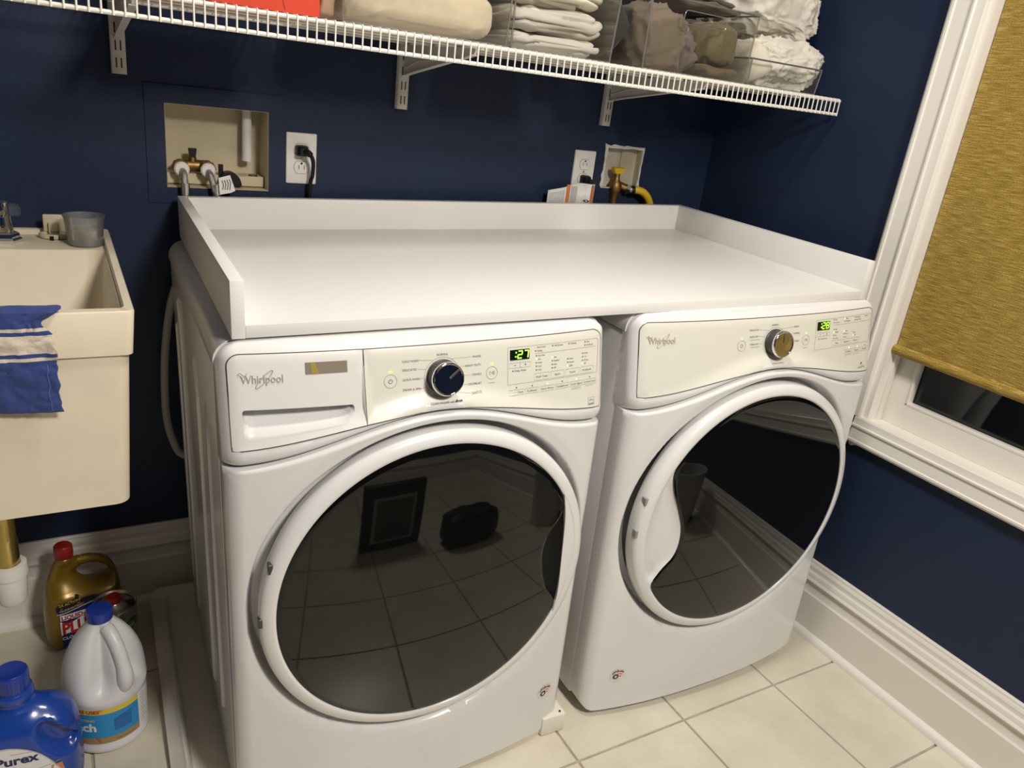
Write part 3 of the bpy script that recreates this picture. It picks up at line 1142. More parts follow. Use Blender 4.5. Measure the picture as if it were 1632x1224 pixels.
# ---- washer
washer = thing('washing_machine', 'white front-load washing machine with detergent drawer, left of the pair', 'washing machine', (0.343, -0.0103, 0.0), (0, -TILT, -YAW))
cab = machine_tree(washer, 0.012, 0.026, True)
for (y, w, z0, z1) in ((-0.128, 0.014, 0.13, 0.790), (-0.205, 0.034, 0.10, 0.835), (-0.455, 0.040, 0.10, 0.800), (-0.590, 0.018, 0.14, 0.800)):
    bm = B()
    x = -MW2
    prof = [(y - w / 2, z0), (y + w / 2, z0 + 0.03), (y + w / 2, z1 + (0.03 if w > 0.03 else 0.0)), (y - w / 2 + 0.004, z1 - 0.04), (y - w / 2, z1 - 0.07)]
    rings(bm, [[(x + 0.001, p[0], p[1]) for p in prof], [(x - 0.004, y + (p[0] - y) * 0.7, z0 + 0.01 + (p[1] - z0) * 0.975) for p in prof]], True, False, True)
    obj('side_rib', bm, M_enam, cab, angle=20)
XD = -0.1305
dr_out = outline_poly(-0.3300, XD - 0.0004, 0.018, 0.0)
pk = []
for k in range(13):
    t = k / 12
    pk.append((-0.306 + 0.142 * t, 0.8085 + 0.0035 * t + 0.0115 * t ** 1.8))
pk += [(-0.1545, 0.8305), (-0.1490, 0.8375), (-0.1475, 0.8440), (-0.1475, 0.8500), (-0.1500, 0.8535)]
pk += [(-0.150 - 0.158 * k / 10, 0.8535 + 0.0018 * k / 10) for k in range(1, 10)]
pk += [(-0.3105, 0.8553), (-0.3128, 0.8530), (-0.3132, 0.8480), (-0.3132, 0.8230), (-0.3118, 0.8140)]
drawer = panel_slab('detergent_drawer', dr_out, [pk], M_drawer, washer)
bm = B()
rs = []
cxs = sum(p[0] for p in pk) / len(pk)
for t in (0, 0.06, 0.14, 0.25, 0.4, 0.6, 0.8, 1.0):
    ring = []
    for p in pk:
        tx = max(-0.292, min(-0.166, p[0]))
        up_ = p[1] > 0.846
        tz = 0.8465
        q = (p[0] + (tx - p[0]) * t, p[1] + (tz - p[1]) * t)
        dep = 0.034 * smooth01(min(1, t * 5) if up_ else t * 0.95)
        ring.append((q[0], fasc(p[0], p[1]) - 0.0011 + dep, q[1]))
    rs.append(ring)
rings(bm, rs, True, False, True)
obj('drawer_pull', bm, M_enam, drawer, angle=70)
badge(drawer, -0.3165, 0.8885)
d = Decal(surf(0.0006), [])
d.rect(-0.2200, -0.1565, 0.9045, 0.9225, mat('foil_label', (0.30, 0.255, 0.20), 0.35, metal=0.3), 0.0009, 4)
d.poly([(-0.2105, 0.9045), (-0.2000, 0.9045), (-0.2020, 0.9130), (-0.2060, 0.9225), (-0.2120, 0.9225)], mat('foil_yellow', (0.45, 0.33, 0.08), 0.35, metal=0.3), 0.0012)
d.build('foil_label', drawer)

cp_out = outline_poly(XD + 0.0004, 0.3255, 0.0, 0.020)
cpanel = panel_slab('control_panel', cp_out, [], M_panel, washer)
seam(washer, outline_poly(-0.3300, 0.3255, 0.018, 0.020, n=50), True, [(XD, 0.9375), (XD, outl(XD))])
d = Decal(surf(0.0008), [M_ink])
d.ring(KX, KZ, 0.0316, 0.0007, M_inkl, n=60)
for s, x0, x1, z in (('COLD WASH', -.0686, -.0410, .9125), ('DELICATES', -.0685, -.0444, .8988), ('QUICK WASH', -.0682, -.0388, .8833), ('DRAIN & SPIN', -.0681, -.0372, .8673),
                     ('NORMAL', -.0092, .0107, .9195), ('WHITES', .0541, .0703, .9115), ('HEAVY DUTY', .0412, .0708, .8973), ('TOWELS', .0534, .0712, .8816),
                     ('COLORBLAST', .0461, .0712, .8664), ('SANITIZE', .0516, .0711, .8523)):
    d.text(s, x0, z, M_ink, h=0.0036, x1=x1)
d.text('CLEAN WASHER with', -.0250, .8452, M_ink, h=0.0032, x1=.0165)
d.text('affresh', .0180, .8455, M_blackp, h=0.0036, x1=.0310, bold=0.03)
for xa, za, tz in ((-.0395, .9143, .9130), (-.0430, .9006, .8990), (-.0372, .8851, .8851), (-.0355, .8691, .8712)):
    xr = KX - sqrt(max(0, 0.0316 ** 2 - (tz - KZ) ** 2))
    d.line([(xa, za), (xr, tz)], 0.0005, M_inkl)
for xa, za, tz in ((.0525, .9133, .9130), (.0398, .8991, .8985), (.0520, .8834, .8834), (.0448, .8682, .8690), (.0502, .8541, .8590)):
    xr = KX + sqrt(max(0, 0.0316 ** 2 - (tz - KZ) ** 2))
    d.line([(xa, za), (xr, tz)], 0.0005, M_inkl)
glass_button(d, -.0885, .8847, 'power')
glass_button(d, .0910, .8830, 'start')
d.text('Start/Pause', .0910, .8655, M_inkl, h=0.0020, align='c')
bx = [(.1220, .8590), (.3165, .8590), (.3180, .9150)] + [(.3120 + .0060 * cos(radians(a)), .9155 + .0060 * sin(radians(a))) for a in (20, 45, 70, 90)] + [(.1220, .9225)]
d.line(bx, 0.0006, M_inkl, closed=True)
boxline(d, .1252, .1680, .8868, .8953)
d.line([(.1465, .8868), (.1465, .8953)], 0.0006, M_inkl)
d.line([(.1340, .8912), (.1385, .8912)], 0.0007, M_ink)
d.line([(.1550, .8912), (.1595, .8912)], 0.0007, M_ink)
d.line([(.1573, .8890), (.1573, .8935)], 0.0007, M_ink)
led(d, .1322, .8818, 'Delay Wash', w=.0230, h=.0034)
d.line([(.1770, .9080), (.3112, .9075)], 0.0006, M_inkl)
for x, z, s, l, w in ((.1780, .9185, 'Door Locked', 'r', .0170), (.1780, .9124, 'Sensing', None, .0105), (.2140, .9183, 'Add Garment', None, .0190), (.2500, .9182, 'Washing', None, .0130),
                      (.2866, .9178, 'Done', None, .0070), (.2868, .9121, 'Sanitized', None, .0150)):
    led(d, x, z, s, l, w)
for x, z, s, l, w in ((.1800, .9039, 'Extra Hot', None, .0140), (.1800, .8978, 'Hot', 'y', .0055), (.1800, .8915, 'Warm', None, .0085), (.1800, .8854, 'Cool', None, .0070), (.1800, .8791, 'Cold', None, .0070),
                      (.2137, .8978, 'Fast', 'y', .0060), (.2137, .8916, 'Medium', None, .0120), (.2137, .8853, 'Slow', None, .0070), (.2137, .8792, 'Off', None, .0050),
                      (.2477, .8916, 'Heavy', None, .0090), (.2477, .8853, 'Normal', None, .0105), (.2477, .8792, 'Light', 'y', .0085),
                      (.2815, .8978, '8 hrs', None, .0090), (.2815, .8915, '1 hr', None, .0065), (.2815, .8851, '30 min', None, .0105), (.2815, .8790, 'Off', 'y', .0050)):
    led(d, x, z, s, l, w)
for x0, x1, s in ((.1764, .2068, 'Wash Temp'), (.2106, .2402, 'Spin'), (.2436, .2740, 'Soil'), (.2775, .3077, 'PreSoak')):
    boxline(d, x0, x1, .8610, .8730)
    w = min(0.82 * (x1 - x0), 0.0030 * len(s))
    d.text(s, (x0 + x1) / 2 - w / 2, .8652, M_ink, h=0.0036, x1=(x0 + x1) / 2 + w / 2)
for x0, x1, s, l in ((.1245, .1544, 'Steam Clean', None), (.1572, .1865, 'EcoBoost', None), (.1898, .2184, 'Extra Rinse', 'y'), (.2218, .2508, 'TumbleFresh', None), (.2540, .2829, 'Cycle Signal', 'y'), (.2847, .3149, 'Control Lock', None)):
    boxline(d, x0, x1, .8400, .8488)
    w = min(0.90 * (x1 - x0), 0.0025 * len(s))
    d.text(s, (x0 + x1) / 2 - w / 2, .8427, M_ink, h=0.0034, x1=(x0 + x1) / 2 + w / 2)
    led(d, (x0 + x1) / 2, .8525, None, l)
for z in (.8372, .8350):
    d.line([(.2575, z), (.2790, z)], 0.0006, M_inkl)
d.line([(.2890, .8372), (.3090, .8372)], 0.0006, M_inkl)
d.rect(.2980, .3115, .8000, .8035, M_greyp)
boxline(d, .2980, .3115, .8000, .8140, M_greyp, 0.0008)
d.ring(.3048, .8052, .0050, .0010, M_greyp, n=14, a0=20, a1=150)
d.line([(.3000, .8075), (.3045, .8090), (.3095, .8085)], 0.0012, M_greyp)
d.build('panel_print', cpanel)
d = Decal(surf(0.0009), [M_disp])
d.rect(.1262, .1652, .9003, .9180, M_disp, 0.0010)
d.disc(.1382, .9132, .0014, M_led, 0.0014)
d.disc(.1372, .9062, .0014, M_led, 0.0014)
digit(d, '2', .1420, .9032, .0080, .0122, 0.0014)
digit(d, '7', .1545, .9032, .0080, .0122, 0.0014)
d.build('display', cpanel)
knob(cpanel, KX, KZ, 0.9)
door(washer, 1)
flag_sticker(washer, .2885, .1235)

# ---- dryer
dryer = thing('clothes_dryer', 'white front-load dryer without a drawer, right of the pair by the window', 'dryer', (1.091, -0.0327, 0.024), (0, -TILT, -YAW))
machine_tree(dryer, 0.002, 0.034, False)
dp = panel_slab('control_panel', outline_poly(-0.3320, 0.3255, 0.018, 0.018), [], M_panel, dryer)
seam(dryer, outline_poly(-0.3320, 0.3255, 0.018, 0.018, n=50))
badge(dp, -0.3210, 0.8905)
d = Decal(surf(0.0008), [M_ink])
d.ring(KX - .001, KZ, 0.0316, 0.0007, M_inkl, n=60)
for s, x0, x1, z in (('DELICATES', -.0720, -.0484, .9125), ('QUICK DRY', -.0710, -.0470, .8990), ('TIMED DRY', -.0693, -.0463, .8835), ('NORMAL', -.0112, .0077, .9200),
                     ('HEAVY', .0542, .0691, .9130), ('TOWELS', .0530, .0718, .8990), ('STEAM', .0578, .0709, .8825)):
    d.text(s, x0, z, M_ink, h=0.0036, x1=x1)
d.text('WRINKLE SHIELD', -.0150, .8452, M_inkl, h=0.0026, x1=.0190)
for x0, x1, z in ((-.0700, -.0430, .8945), (-.0690, -.0420, .8795)):
    d.line([(x0, z), (x1, z)], 0.0009, M_inkl)
for xa, za, tz in ((-.0470, .9143, .9110), (-.0455, .9008, .8990), (-.0448, .8853, .8850)):
    d.line([(xa, za), (KX - .001 - sqrt(max(0, 0.0316 ** 2 - (tz - KZ) ** 2)), tz)], 0.0005, M_inkl)
for xa, za, tz in ((.0528, .9148, .9125), (.0515, .9008, .8990), (.0563, .8843, .8843)):
    d.line([(xa, za), (KX - .001 + sqrt(max(0, 0.0316 ** 2 - (tz - KZ) ** 2)), tz)], 0.0005, M_inkl)
glass_button(d, -.0915, .8840, 'power')
glass_button(d, .0925, .8843, 'start')
d.text('Start/Pause', .0925, .8668, M_inkl, h=0.0020, align='c')
d.line([(.1225, .9235), (.3190, .9250), (.3165, .8620), (.1225, .8598)], 0.0006, M_inkl, closed=True)
boxline(d, .1270, .1690, .8880, .8957)
d.line([(.1485, .8880), (.1485, .8957)], 0.0006, M_inkl)
d.line([(.1355, .8918), (.1400, .8918)], 0.0007, M_ink)
d.line([(.1570, .8918), (.1610, .8918)], 0.0007, M_ink)
d.line([(.1590, .8898), (.1590, .8938)], 0.0007, M_ink)
led(d, .1338, .8830, 'Control Lock', w=.0240, h=.0032)
d.line([(.1225, .8870), (.1270, .8870)], 0.0006, M_inkl)
d.line([(.1800, .9095), (.3150, .9100)], 0.0006, M_inkl)
for x, z, s, l, w in ((.1805, .9208, 'Wet', None, .0060), (.1805, .9148, 'Cool Down', None, .0150), (.2185, .9212, 'Damp', 'y', .0085), (.2185, .9152, 'Wrinkle', None, .0170), (.2560, .9212, 'Sensing', None, .0150), (.2560, .9154, 'Check Vent', None, .0200), (.2940, .9212, 'Done', None, .0080),
                      (.1835, .9000, 'High', None, .0070), (.1835, .8937, 'Medium', 'y', .0120), (.1835, .8870, 'Low', None, .0060), (.1835, .8802, 'Air Only', None, .0120),
                      (.2194, .8936, 'More', 'y', .0080), (.2194, .8875, 'Normal', None, .0110), (.2194, .8805, 'Less', None, .0075), (.2539, .8877, 'On', None, .0045), (.2539, .8816, 'Off', 'y', .0050)):
    led(d, x, z, s, l, w)
for x0, x1, s in ((.1790, .2110, 'Temp'), (.2145, .2465, 'Dryness'), (.2495, .2790, 'Static')):
    boxline(d, x0, x1, .8640, .8755)
    w = min(0.8 * (x1 - x0), .0028 * len(s))
    d.text(s, (x0 + x1) / 2 - w / 2, .8680, M_ink, h=0.0034, x1=(x0 + x1) / 2 + w / 2)
for x0, x1, s, l in ((.2265, .2560, 'EcoBoost', 'y'), (.2580, .2865, 'Signal', 'y'), (.2885, .3160, 'Wrinkle', None)):
    boxline(d, x0, x1, .8425, .8510)
    w = min(0.85 * (x1 - x0), .0026 * len(s))
    d.text(s, (x0 + x1) / 2 - w / 2, .8452, M_ink, h=0.0032, x1=(x0 + x1) / 2 + w / 2)
    led(d, (x0 + x1) / 2 + .002, .8546, None, l)
d.line([(.2270, .8390), (.2540, .8390)], 0.0008, M_inkl)
d.line([(.2600, .8390), (.2830, .8390)], 0.0008, M_inkl)
d.poly([(.2945, .8150), (.3010, .8160), (.2975, .8110)], M_ink)
d.disc(.2960, .8130, .0022, M_ink)
d.text('SENSOR', .2840, .8030, M_ink, h=0.0030, x1=.3110)
d.line([(.2890, .8080), (.3060, .8080)], 0.0007, M_inkl)
d.build('panel_print', dp)
d = Decal(surf(0.0009), [M_disp])
d.rect(.1262, .1665, .9012, .9195, M_disp, 0.0010)
d.disc(.1388, .9150, .0014, M_led, 0.0014)
d.disc(.1378, .9080, .0014, M_led, 0.0014)
digit(d, '2', .1422, .9048, .0080, .0122, 0.0014)
digit(d, '8', .1548, .9048, .0080, .0122, 0.0014)
d.build('display', dp)
knob(dp, KX - .001, KZ, 0.0)
door(dryer, -1)
flag_sticker(dryer, -.2665, .1005)

# ---- the white tray top laid over both machines
CW, CYF, CYB, CT_, CH = 1.38, -0.7251, -0.0334, 0.0199, 0.0882
top = thing('countertop', 'white laminate tray top with raised edges lying over washer and dryer', 'countertop', (0.69, -0.0207, 0.9652), (0, -0.0264, -YAW))
def ctp(name, x0, x1, y0, y1, z0, z1, m=M_lam):
    bm = B()
    box(bm, x0 - 0.69, x1 - 0.69, y0, y1, z0, z1, 0.0010, 2)
    return obj(name, bm, m, top)
ctp('board', CT_, CW - CT_, CYF, CYB - CT_, 0.0, CT_)
ctp('back_board', CT_, CW - CT_, CYB - CT_, CYB, 0.0, CH)
ctp('side_board', 0, CT_, CYF, CYB, -0.0006, CH)
ctp('side_board', CW - CT_, CW, CYF, CYB, -0.0006, CH)

# ---- drain pan under the washer
pan = thing('drain_pan', 'cream plastic drain pan under the washing machine', 'drain pan', (0.293, -0.0150, 0.0), (0, 0, -YAW))
px0, px1, py0, py1 = -0.398, 0.402, -0.7720, -0.0450
bm = B()
def pr(z, ins, r=0.03, fy=0.0):
    return [(x, y, z) for x, y in rrect(px0 + ins, px1 - ins, py0 + ins + fy, py1 - ins, r, 5)]
rings(bm, [pr(0.0005, 0.004), pr(0.050, 0.0), pr(0.0535, 0.003), pr(0.0535, 0.026), pr(0.049, 0.031), pr(0.010, 0.040, 0.025), pr(0.006, 0.052, 0.025)], True, True, True)
# the front wall of the pan is cut low so that the door side stays clear
for v in bm.verts:
    if v.co.y < py0 + 0.05 and v.co.x < px1 - 0.062 and v.co.z > 0.008:
        v.co.z = 0.008
obj('pan_tray', bm, M_pan, pan, angle=40)
bm = B()
box(bm, px1 - 0.060, px1, py0 - 0.006, py0 + 0.050, 0.001, 0.050, 0.004, 2)
cb = obj('corner_block', bm, M_pan, pan)
bm = B()
lathe(bm, [(0.0032, 0.0495), (0.0032, 0.0504)], 10, (px1 - 0.012, py0 + 0.004, 0))
obj('peg_hole', bm, M_slot, cb)

# ------------------------------------------------------------------ laundry sink
sinko = thing('utility_sink', 'cream plastic utility sink against the back wall at the left', 'sink', (-0.425, -0.30, 0.615))
bm = B()
def sr(x0, x1, y0, y1, z, r):
    return [(x + 0.425, y + 0.30, z - 0.615) for x, y in rrect(x0, x1, y0, y1, r, 5)]
rings(bm, [sr(-.690, -.166, -.565, -.030, .615, .020), sr(-.692, -.1600, -.5850, -.012, .619, .022), sr(-.705, -.1475, -.5900, -.012, .8835, .016),
           sr(-.7125, -.1425, -.5950, -.003, .8840, .012), sr(-.7145, -.1375, -.5965, -.003, .9520, .012), sr(-.7125, -.1395, -.5950, -.004, .9550, .011),
           sr(-.7040, -.1500, -.5790, -.016, .9550, .012), sr(-.7030, -.1510, -.5775, -.018, .9535, .012), sr(-.7030, -.1520, -.5765, -.019, .9450, .012),
           sr(-.7020, -.1535, -.5750, -.150, .9440, .026), sr(-.7000, -.1560, -.5720, -.154, .9380, .028), sr(-.680, -.1850, -.5430, -.190, .660, .045), sr(-.660, -.205, -.520, -.210, .640, .045)], True, True, True)
obj('basin', bm, M_sink, sinko, angle=40)
bm = B()
lathe(bm, [(0.0, 0.0), (0.03, 0.0), (0.032, 0.003), (0.0, 0.004)], 20, (0.0, -0.05, 0.026), cap0=False, cap1=False)
obj('drain_strainer', bm, M_satin, sinko)

faucet = thing('faucet', 'chrome two-hole faucet with clear blue lever on the sink deck', 'faucet', (-0.345, -0.085, 0.9445))
bm = B()
lathe(bm, [(0.030, 0.0), (0.030, 0.006), (0.026, 0.010), (0.0245, 0.017), (0.020, 0.020)], 6, (0.025, 0, 0))
obj('base', bm, M_chrome, faucet, angle=20)
bm = B()
lathe(bm, [(0.030, 0.0), (0.030, 0.006), (0.026, 0.010), (0.0245, 0.017), (0.020, 0.020)], 6, (-0.075, 0, 0))
obj('base', bm, M_chrome, faucet, angle=20)
bm = B()
lathe(bm, [(0.016, 0.018), (0.0165, 0.030), (0.0145, 0.040), (0.0135, 0.058), (0.0140, 0.068), (0.012, 0.075), (0.006, 0.078)], 20, (0.025, 0, 0))
tube(bm, [(0.02, 0, 0.030), (-0.075, 0, 0.030)], 0.012, 12)
obj('body', bm, M_chrome, faucet, angle=40)
bm = B()
tube(bm, spline([(-0.03, 0, 0.03), (-0.03, -0.01, 0.10), (-0.03, -0.08, 0.13), (-0.03, -0.14, 0.10), (-0.03, -0.145, 0.085)], 6), 0.010, 12)
obj('spout', bm, M_chrome, faucet)
bm = B()
rings(bm, [[(x, y, z) for y, z in ((-.008, .050), (.008, .050), (.010, .070 + dz), (-.010, .070 + dz))] for x, dz in ((0.034, 0.002), (0.046, 0.003), (0.056, 0.000))])
bmesh.ops.bevel(bm, geom=bm.edges[:], offset=0.003, segments=2, affect='EDGES')
obj('lever', bm, M_acry, faucet)

soap = thing('soap_holder', 'cream plastic soap holder on the sink deck behind the clear cup', 'soap holder', (-0.236, -0.052, 0.9445))
bm = B()
box(bm, -0.0195, 0.0195, 0.010, 0.016, 0.010, 0.0455, 0.003, 2)
box(bm, -0.0105, -0.0075, 0.002, 0.011, 0.010, 0.030, 0.001, 1)
box(bm, 0.0075, 0.0105, 0.002, 0.011, 0.010, 0.030, 0.001, 1)
obj('back_plate', bm, M_cream, soap)
bm = B()
lathe(bm, [(0.020, 0.0), (0.027, 0.002), (0.029, 0.008), (0.028, 0.0105), (0.024, 0.010), (0.022, 0.006)], 28, (0, 0, 0), ex=1.0, ey=0.75)
obj('dish', bm, M_cream, soap, angle=50)
bm = B()
lathe(bm, [(0.0035, 0.0), (0.0035, 0.0085)], 10, (-0.006, -0.0215, 0))
box(bm, 0.006, 0.008, -0.0225, -0.0195, 0.001, 0.010)
obj('screw_slot', bm, M_black, soap)

cup = thing('measuring_cup', 'small translucent plastic cup on the sink deck corner', 'cup', (-0.184, -0.108, 0.9445))
bm = B()
lathe(bm, [(0.0285, 0.0015), (0.0300, 0.0), (0.0310, 0.002), (0.0338, 0.034), (0.0362, 0.0560), (0.0380, 0.0565), (0.0380, 0.0590), (0.0352, 0.0592), (0.0325, 0.034), (0.0298, 0.003), (0.0, 0.0028)], 40, cap0=True, cap1=False)
obj('cup_body', bm, M_cup, cup, angle=50)
bm = B()
lathe(bm, [(0.0300, 0.0032), (0.0321, 0.0330), (0.0, 0.0331)], 32, cap0=True, cap1=False)
obj('cloudy_water', bm, clear_mat('cloudy_water', (0.92, 0.92, 0.90), 0.3, haze=0.36, hazecol=(0.62, 0.58, 0.50)), cup, angle=50)

# towel over the sink front edge
b = B()
NXT, NZT = 60, 70
path = []
yF, yI2 = -0.5975, -0.5780
for k in range(NZT + 1):
    t = k / NZT
    path.append(t)
vr = []
uvs = {}
def towel_pt(u, t):
    """u 0 (right) .. 1 (left) ; t 0 (inside end) .. 1 (front hem)"""
    L = 0.20 * t
    x = -0.2465 - u * 0.28
    wob = 0.0050 * noise.noise((u * 8 + t * 3, t * 6, 3.1)) + 0.0040 * (0.5 - abs(noise.noise((u * 14 - t * 4, t * 10, 7.7)))) + 0.0016 * noise.noise((u * 40, t * 24, 1.7))
    edge = exp(-((u / 0.10) ** 2))
    x += edge * (0.012 * exp(-((t - 0.17) / 0.05) ** 2) - 0.016 * exp(-((t - 0.27) / 0.07) ** 2) + 0.004 * noise.noise((t * 16, 1.3, 0)) + 0.002)
    if t < 0.10:
        y, z = yI2 + 0.004, 0.9585 - (0.10 - t) / 0.10 * 0.03
    elif t < 0.20:
        a = (t - 0.10) / 0.10
        y, z = yI2 + 0.003 + (yF - 0.004 - yI2 - 0.003) * a, 0.9592 + 0.0035 * sin(pi * a)
    else:
        q = (t - 0.20) / 0.80
        z = 0.9580 - q * 0.152
        y = yF - 0.0065 - 0.005 * sin(u * 7 + q * 2) * q
    z += 0.006 * noise.noise((u * 5, 2.2, 0)) * (1 if t > 0.8 else 0.4) - (0.006 * u if t > 0.2 else 0)
    y -= abs(wob) * 1.3
    return Vector((x, y, z + (abs(wob) * 0.6 if t < 0.3 else 0)))
for k in range(NXT + 1):
    col = []
    for j in range(NZT + 1):
        v = b.verts.new(towel_pt((k / NXT) ** 1.25, j / NZT))
        uvs[v] = ((k / NXT), j / NZT)
        col.append(v)
    vr.append(col)
uvl = b.loops.layers.uv.new('UVMap')
for k in range(NXT):
    for j in range(NZT):
        f = b.faces.new((vr[k][j], vr[k + 1][j], vr[k + 1][j + 1], vr[k][j + 1]))
        for lp in f.loops:
            lp[uvl].uv = uvs[lp.vert]
tw = obj('hand_towel', b, M_towel)
sm = tw.modifiers.new('thick', 'SOLIDIFY')
sm.thickness = 0.003
sm.offset = 0
tag(tw, 'blue towel with cream stripes draped over the sink front', 'towel')
b = B()
for x in (-0.258,):
    tube(b, [tuple(towel_pt(0.045, t) + Vector((0, -0.0022, 0))) for t in [0.60 + 0.38 * k / 20 for k in range(21)]], 0.0006, 5)
obj('hem_stitch', b, mat('hem_thread', (0.10, 0.14, 0.34), 0.9), tw)

pipe = thing('drain_pipe', 'brass sink tailpiece dropping into a white plastic trap cup', 'pipe', (-0.3560, -0.42, 0.35))
b = B()
lathe(b, [(0.0195, 0.068), (0.0195, 0.135), (0.0203, 0.138), (0.0195, 0.141), (0.0195, 0.264)], 24)
obj('brass_tailpiece', b, M_brassp, pipe, angle=40)
b = B()
lathe(b, [(0.006, 0.0), (0.020, 0.002), (0.025, 0.012), (0.0265, 0.045), (0.0270, 0.060), (0.0300, 0.061), (0.0305, 0.070), (0.0290, 0.084), (0.0225, 0.0865), (0.0200, 0.086)], 28, cap1=False)
obj('trap_cup', b, M_white, pipe, angle=40)
b = B()
tube(b, spline([(0.0, 0.0, 0.035), (-0.06, 0.01, 0.045), (-0.16, 0.05, 0.06), (-0.20, 0.41, 0.06)], 6), 0.0195, 14)
obj('waste_arm', b, M_white, pipe)
b = B()
lathe(b, [(0.026, 0.246), (0.031, 0.249), (0.031, 0.260), (0.027, 0.2635)], 24)
obj('slip_nut', b, M_white, pipe)

# ------------------------------------------------------------------ bottles on the floor
def inflate(outer, holes, T, Rr, step, hfun=None):
    """Solid from a silhouette (x,z): half-thickness grows round from the edge. Returns bm and height function."""
    pts, tris = fill2d(outer, holes, step)
    loops = [outer, *holes]
    def h(p):
        dd = bdist(p, loops)
        t = min(1.0, dd / Rr)
        v = T * sqrt(max(0, 1 - (1 - t) ** 2.4))
        return v if hfun is None else hfun(p, v)
    bm = B()
    edge = set()
    for lp in loops:
        for p in lp:
            edge.add((round(p[0], 5), round(p[1], 5)))
    A, Z = [], []
    for p in pts:
        if (round(p[0], 5), round(p[1], 5)) in edge:
            v = bm.verts.new((p[0], 0, p[1]))
            A.append(v)
            Z.append(v)
        else:
            hh = max(0.0006, h(p))
            A.append(bm.verts.new((p[0], -hh, p[1])))
            Z.append(bm.verts.new((p[0], hh, p[1])))
    for t in tris:
        try:
            bm.faces.new([A[i] for i in t])
            bm.faces.new([Z[i] for i in reversed(t)])
        except ValueError:
            pass
    return bm, h

def smooth_closed(pts, n=6):
    P = [Vector(p) for p in pts]
    N = len(P)
    out = []
    for i in range(N):
        p0, p1, p2, p3 = P[i - 1], P[i], P[(i + 1) % N], P[(i + 2) % N]
        for k in range(n):
            t = k / n
            q = 0.5 * ((2 * p1) + (p2 - p0) * t + (2 * p0 - 5 * p1 + 4 * p2 - p3) * t * t + (3 * p1 - p0 - 3 * p2 + p3) * t ** 3)
            out.append((q.x, q.y))
    return out

# drain opener jug
jug = thing('drain_opener_jug', 'gold plastic jug of drain opener with red cap by the baseboard', 'bottle', (-0.2500, -0.112, 0.0), (0, 0, radians(13)))
o_ = smooth_closed([(-0.070, 0.003), (-0.035, 0.000), (0.03, 0.000), (0.068, 0.003), (0.080, 0.020), (0.083, 0.075), (0.082, 0.125), (0.075, 0.170), (0.060, 0.203), (0.036, 0.222), (0.008, 0.229),
                   (-0.012, 0.229), (-0.014, 0.240), (-0.045, 0.240), (-0.050, 0.228), (-0.062, 0.202), (-0.074, 0.160), (-0.081, 0.110), (-0.082, 0.050), (-0.079, 0.018)], 5)
h_ = smooth_closed([(0.004, 0.203), (0.028, 0.200), (0.052, 0.184), (0.059, 0.168), (0.050, 0.158), (0.026, 0.160), (0.004, 0.174), (-0.008, 0.193)], 5)
def gold_h(p, v):
    x, z = p
    if z > 0.222 and x < 0.0:
        return max(v * 0.5, sqrt(max(0, 0.0165 ** 2 - (x + 0.0295) ** 2)))
    k = 1.0
    if z > 0.15:
        k = 1 - 0.62 * smooth01((z - 0.135) / 0.060)
    return v * k
bm, gh = inflate(o_, [h_], 0.044, 0.040, 0.0062, gold_h)
obj('jug_body', bm, M_gold, jug, angle=60)
bm = B()
lathe(bm, [(0.0175, 0.236), (0.0190, 0.238), (0.0195, 0.252), (0.0185, 0.264), (0.0165, 0.2665), (0.0, 0.267)], 26, (-0.0295, 0, 0), cap1=False)
obj('cap', bm, M_red, jug, angle=40)
d = Decal(lambda a, b_, off: (a - 0.012, -gh((a - 0.012, b_)) - off, b_), [])
d.poly([(-0.052, 0.012), (0.058, 0.012), (0.060, 0.128), (0.000, 0.150), (-0.010, 0.154), (-0.046, 0.140), (-0.052, 0.130)], M_navyp, 0.0007, 0.009)
d.poly([(-0.0515, 0.118), (0.0200, 0.131), (0.0590, 0.122), (0.0595, 0.128), (0.000, 0.150), (-0.010, 0.154), (-0.046, 0.140), (-0.0515, 0.130)], M_blackp, 0.0011, 0.008)
d.line([(-0.0515, 0.113), (-0.010, 0.121), (0.030, 0.129)], 0.0016, M_whitep, 0.0014, sub=0.006)
d.text('2X ACTION!', -0.046, 0.1335, M_yellow, h=0.0068, x1=-0.002, off=0.0015, rot=0.14)
d.line([(-0.0430, 0.1290), (-0.004, 0.1345)], 0.0016, M_greyp, 0.0015)
d.text('GUARANTEED!', -0.045, 0.1195, M_yellow, h=0.0056, x1=0.004, off=0.0015, rot=0.14)
d.poly([(0.008, 0.098), (0.034, 0.104), (0.034, 0.124), (0.008, 0.118)], mat('label_blue', (0.012, 0.035, 0.20), 0.5), 0.0014, 0.008)
d.poly([(0.038, 0.110), (0.050, 0.118), (0.044, 0.124), (0.050, 0.131), (0.038, 0.127)], M_yellow, 0.0014)
d.rect(-0.0462, 0.0060, 0.0960, 0.1110, M_whitep, 0.0013, 5)
d.text('LIQUID-', -0.0440, 0.0980, M_redp, h=0.0110, x1=0.0040, off=0.0018, bold=0.05)
d.poly([(-0.0470, 0.0560), (0.0560, 0.0600), (0.0560, 0.1010), (0.0080, 0.0945), (-0.0470, 0.0935)], M_whitep, 0.0013, 0.009)
d.text('PLUMR', -0.0440, 0.0590, M_redp, h=0.0315, x1=0.0530, off=0.0018, bold=0.06)
d.text('CLOG DESTROYER', -0.0460, 0.0440, M_whitep, h=0.0075, x1=0.0500, off=0.0014, bold=0.03)
d.rect(-0.046, 0.05, 0.020, 0.034, mat('label_blue', (0, 0, 0)), 0.0013, 5)
d.build('front_label', jug)

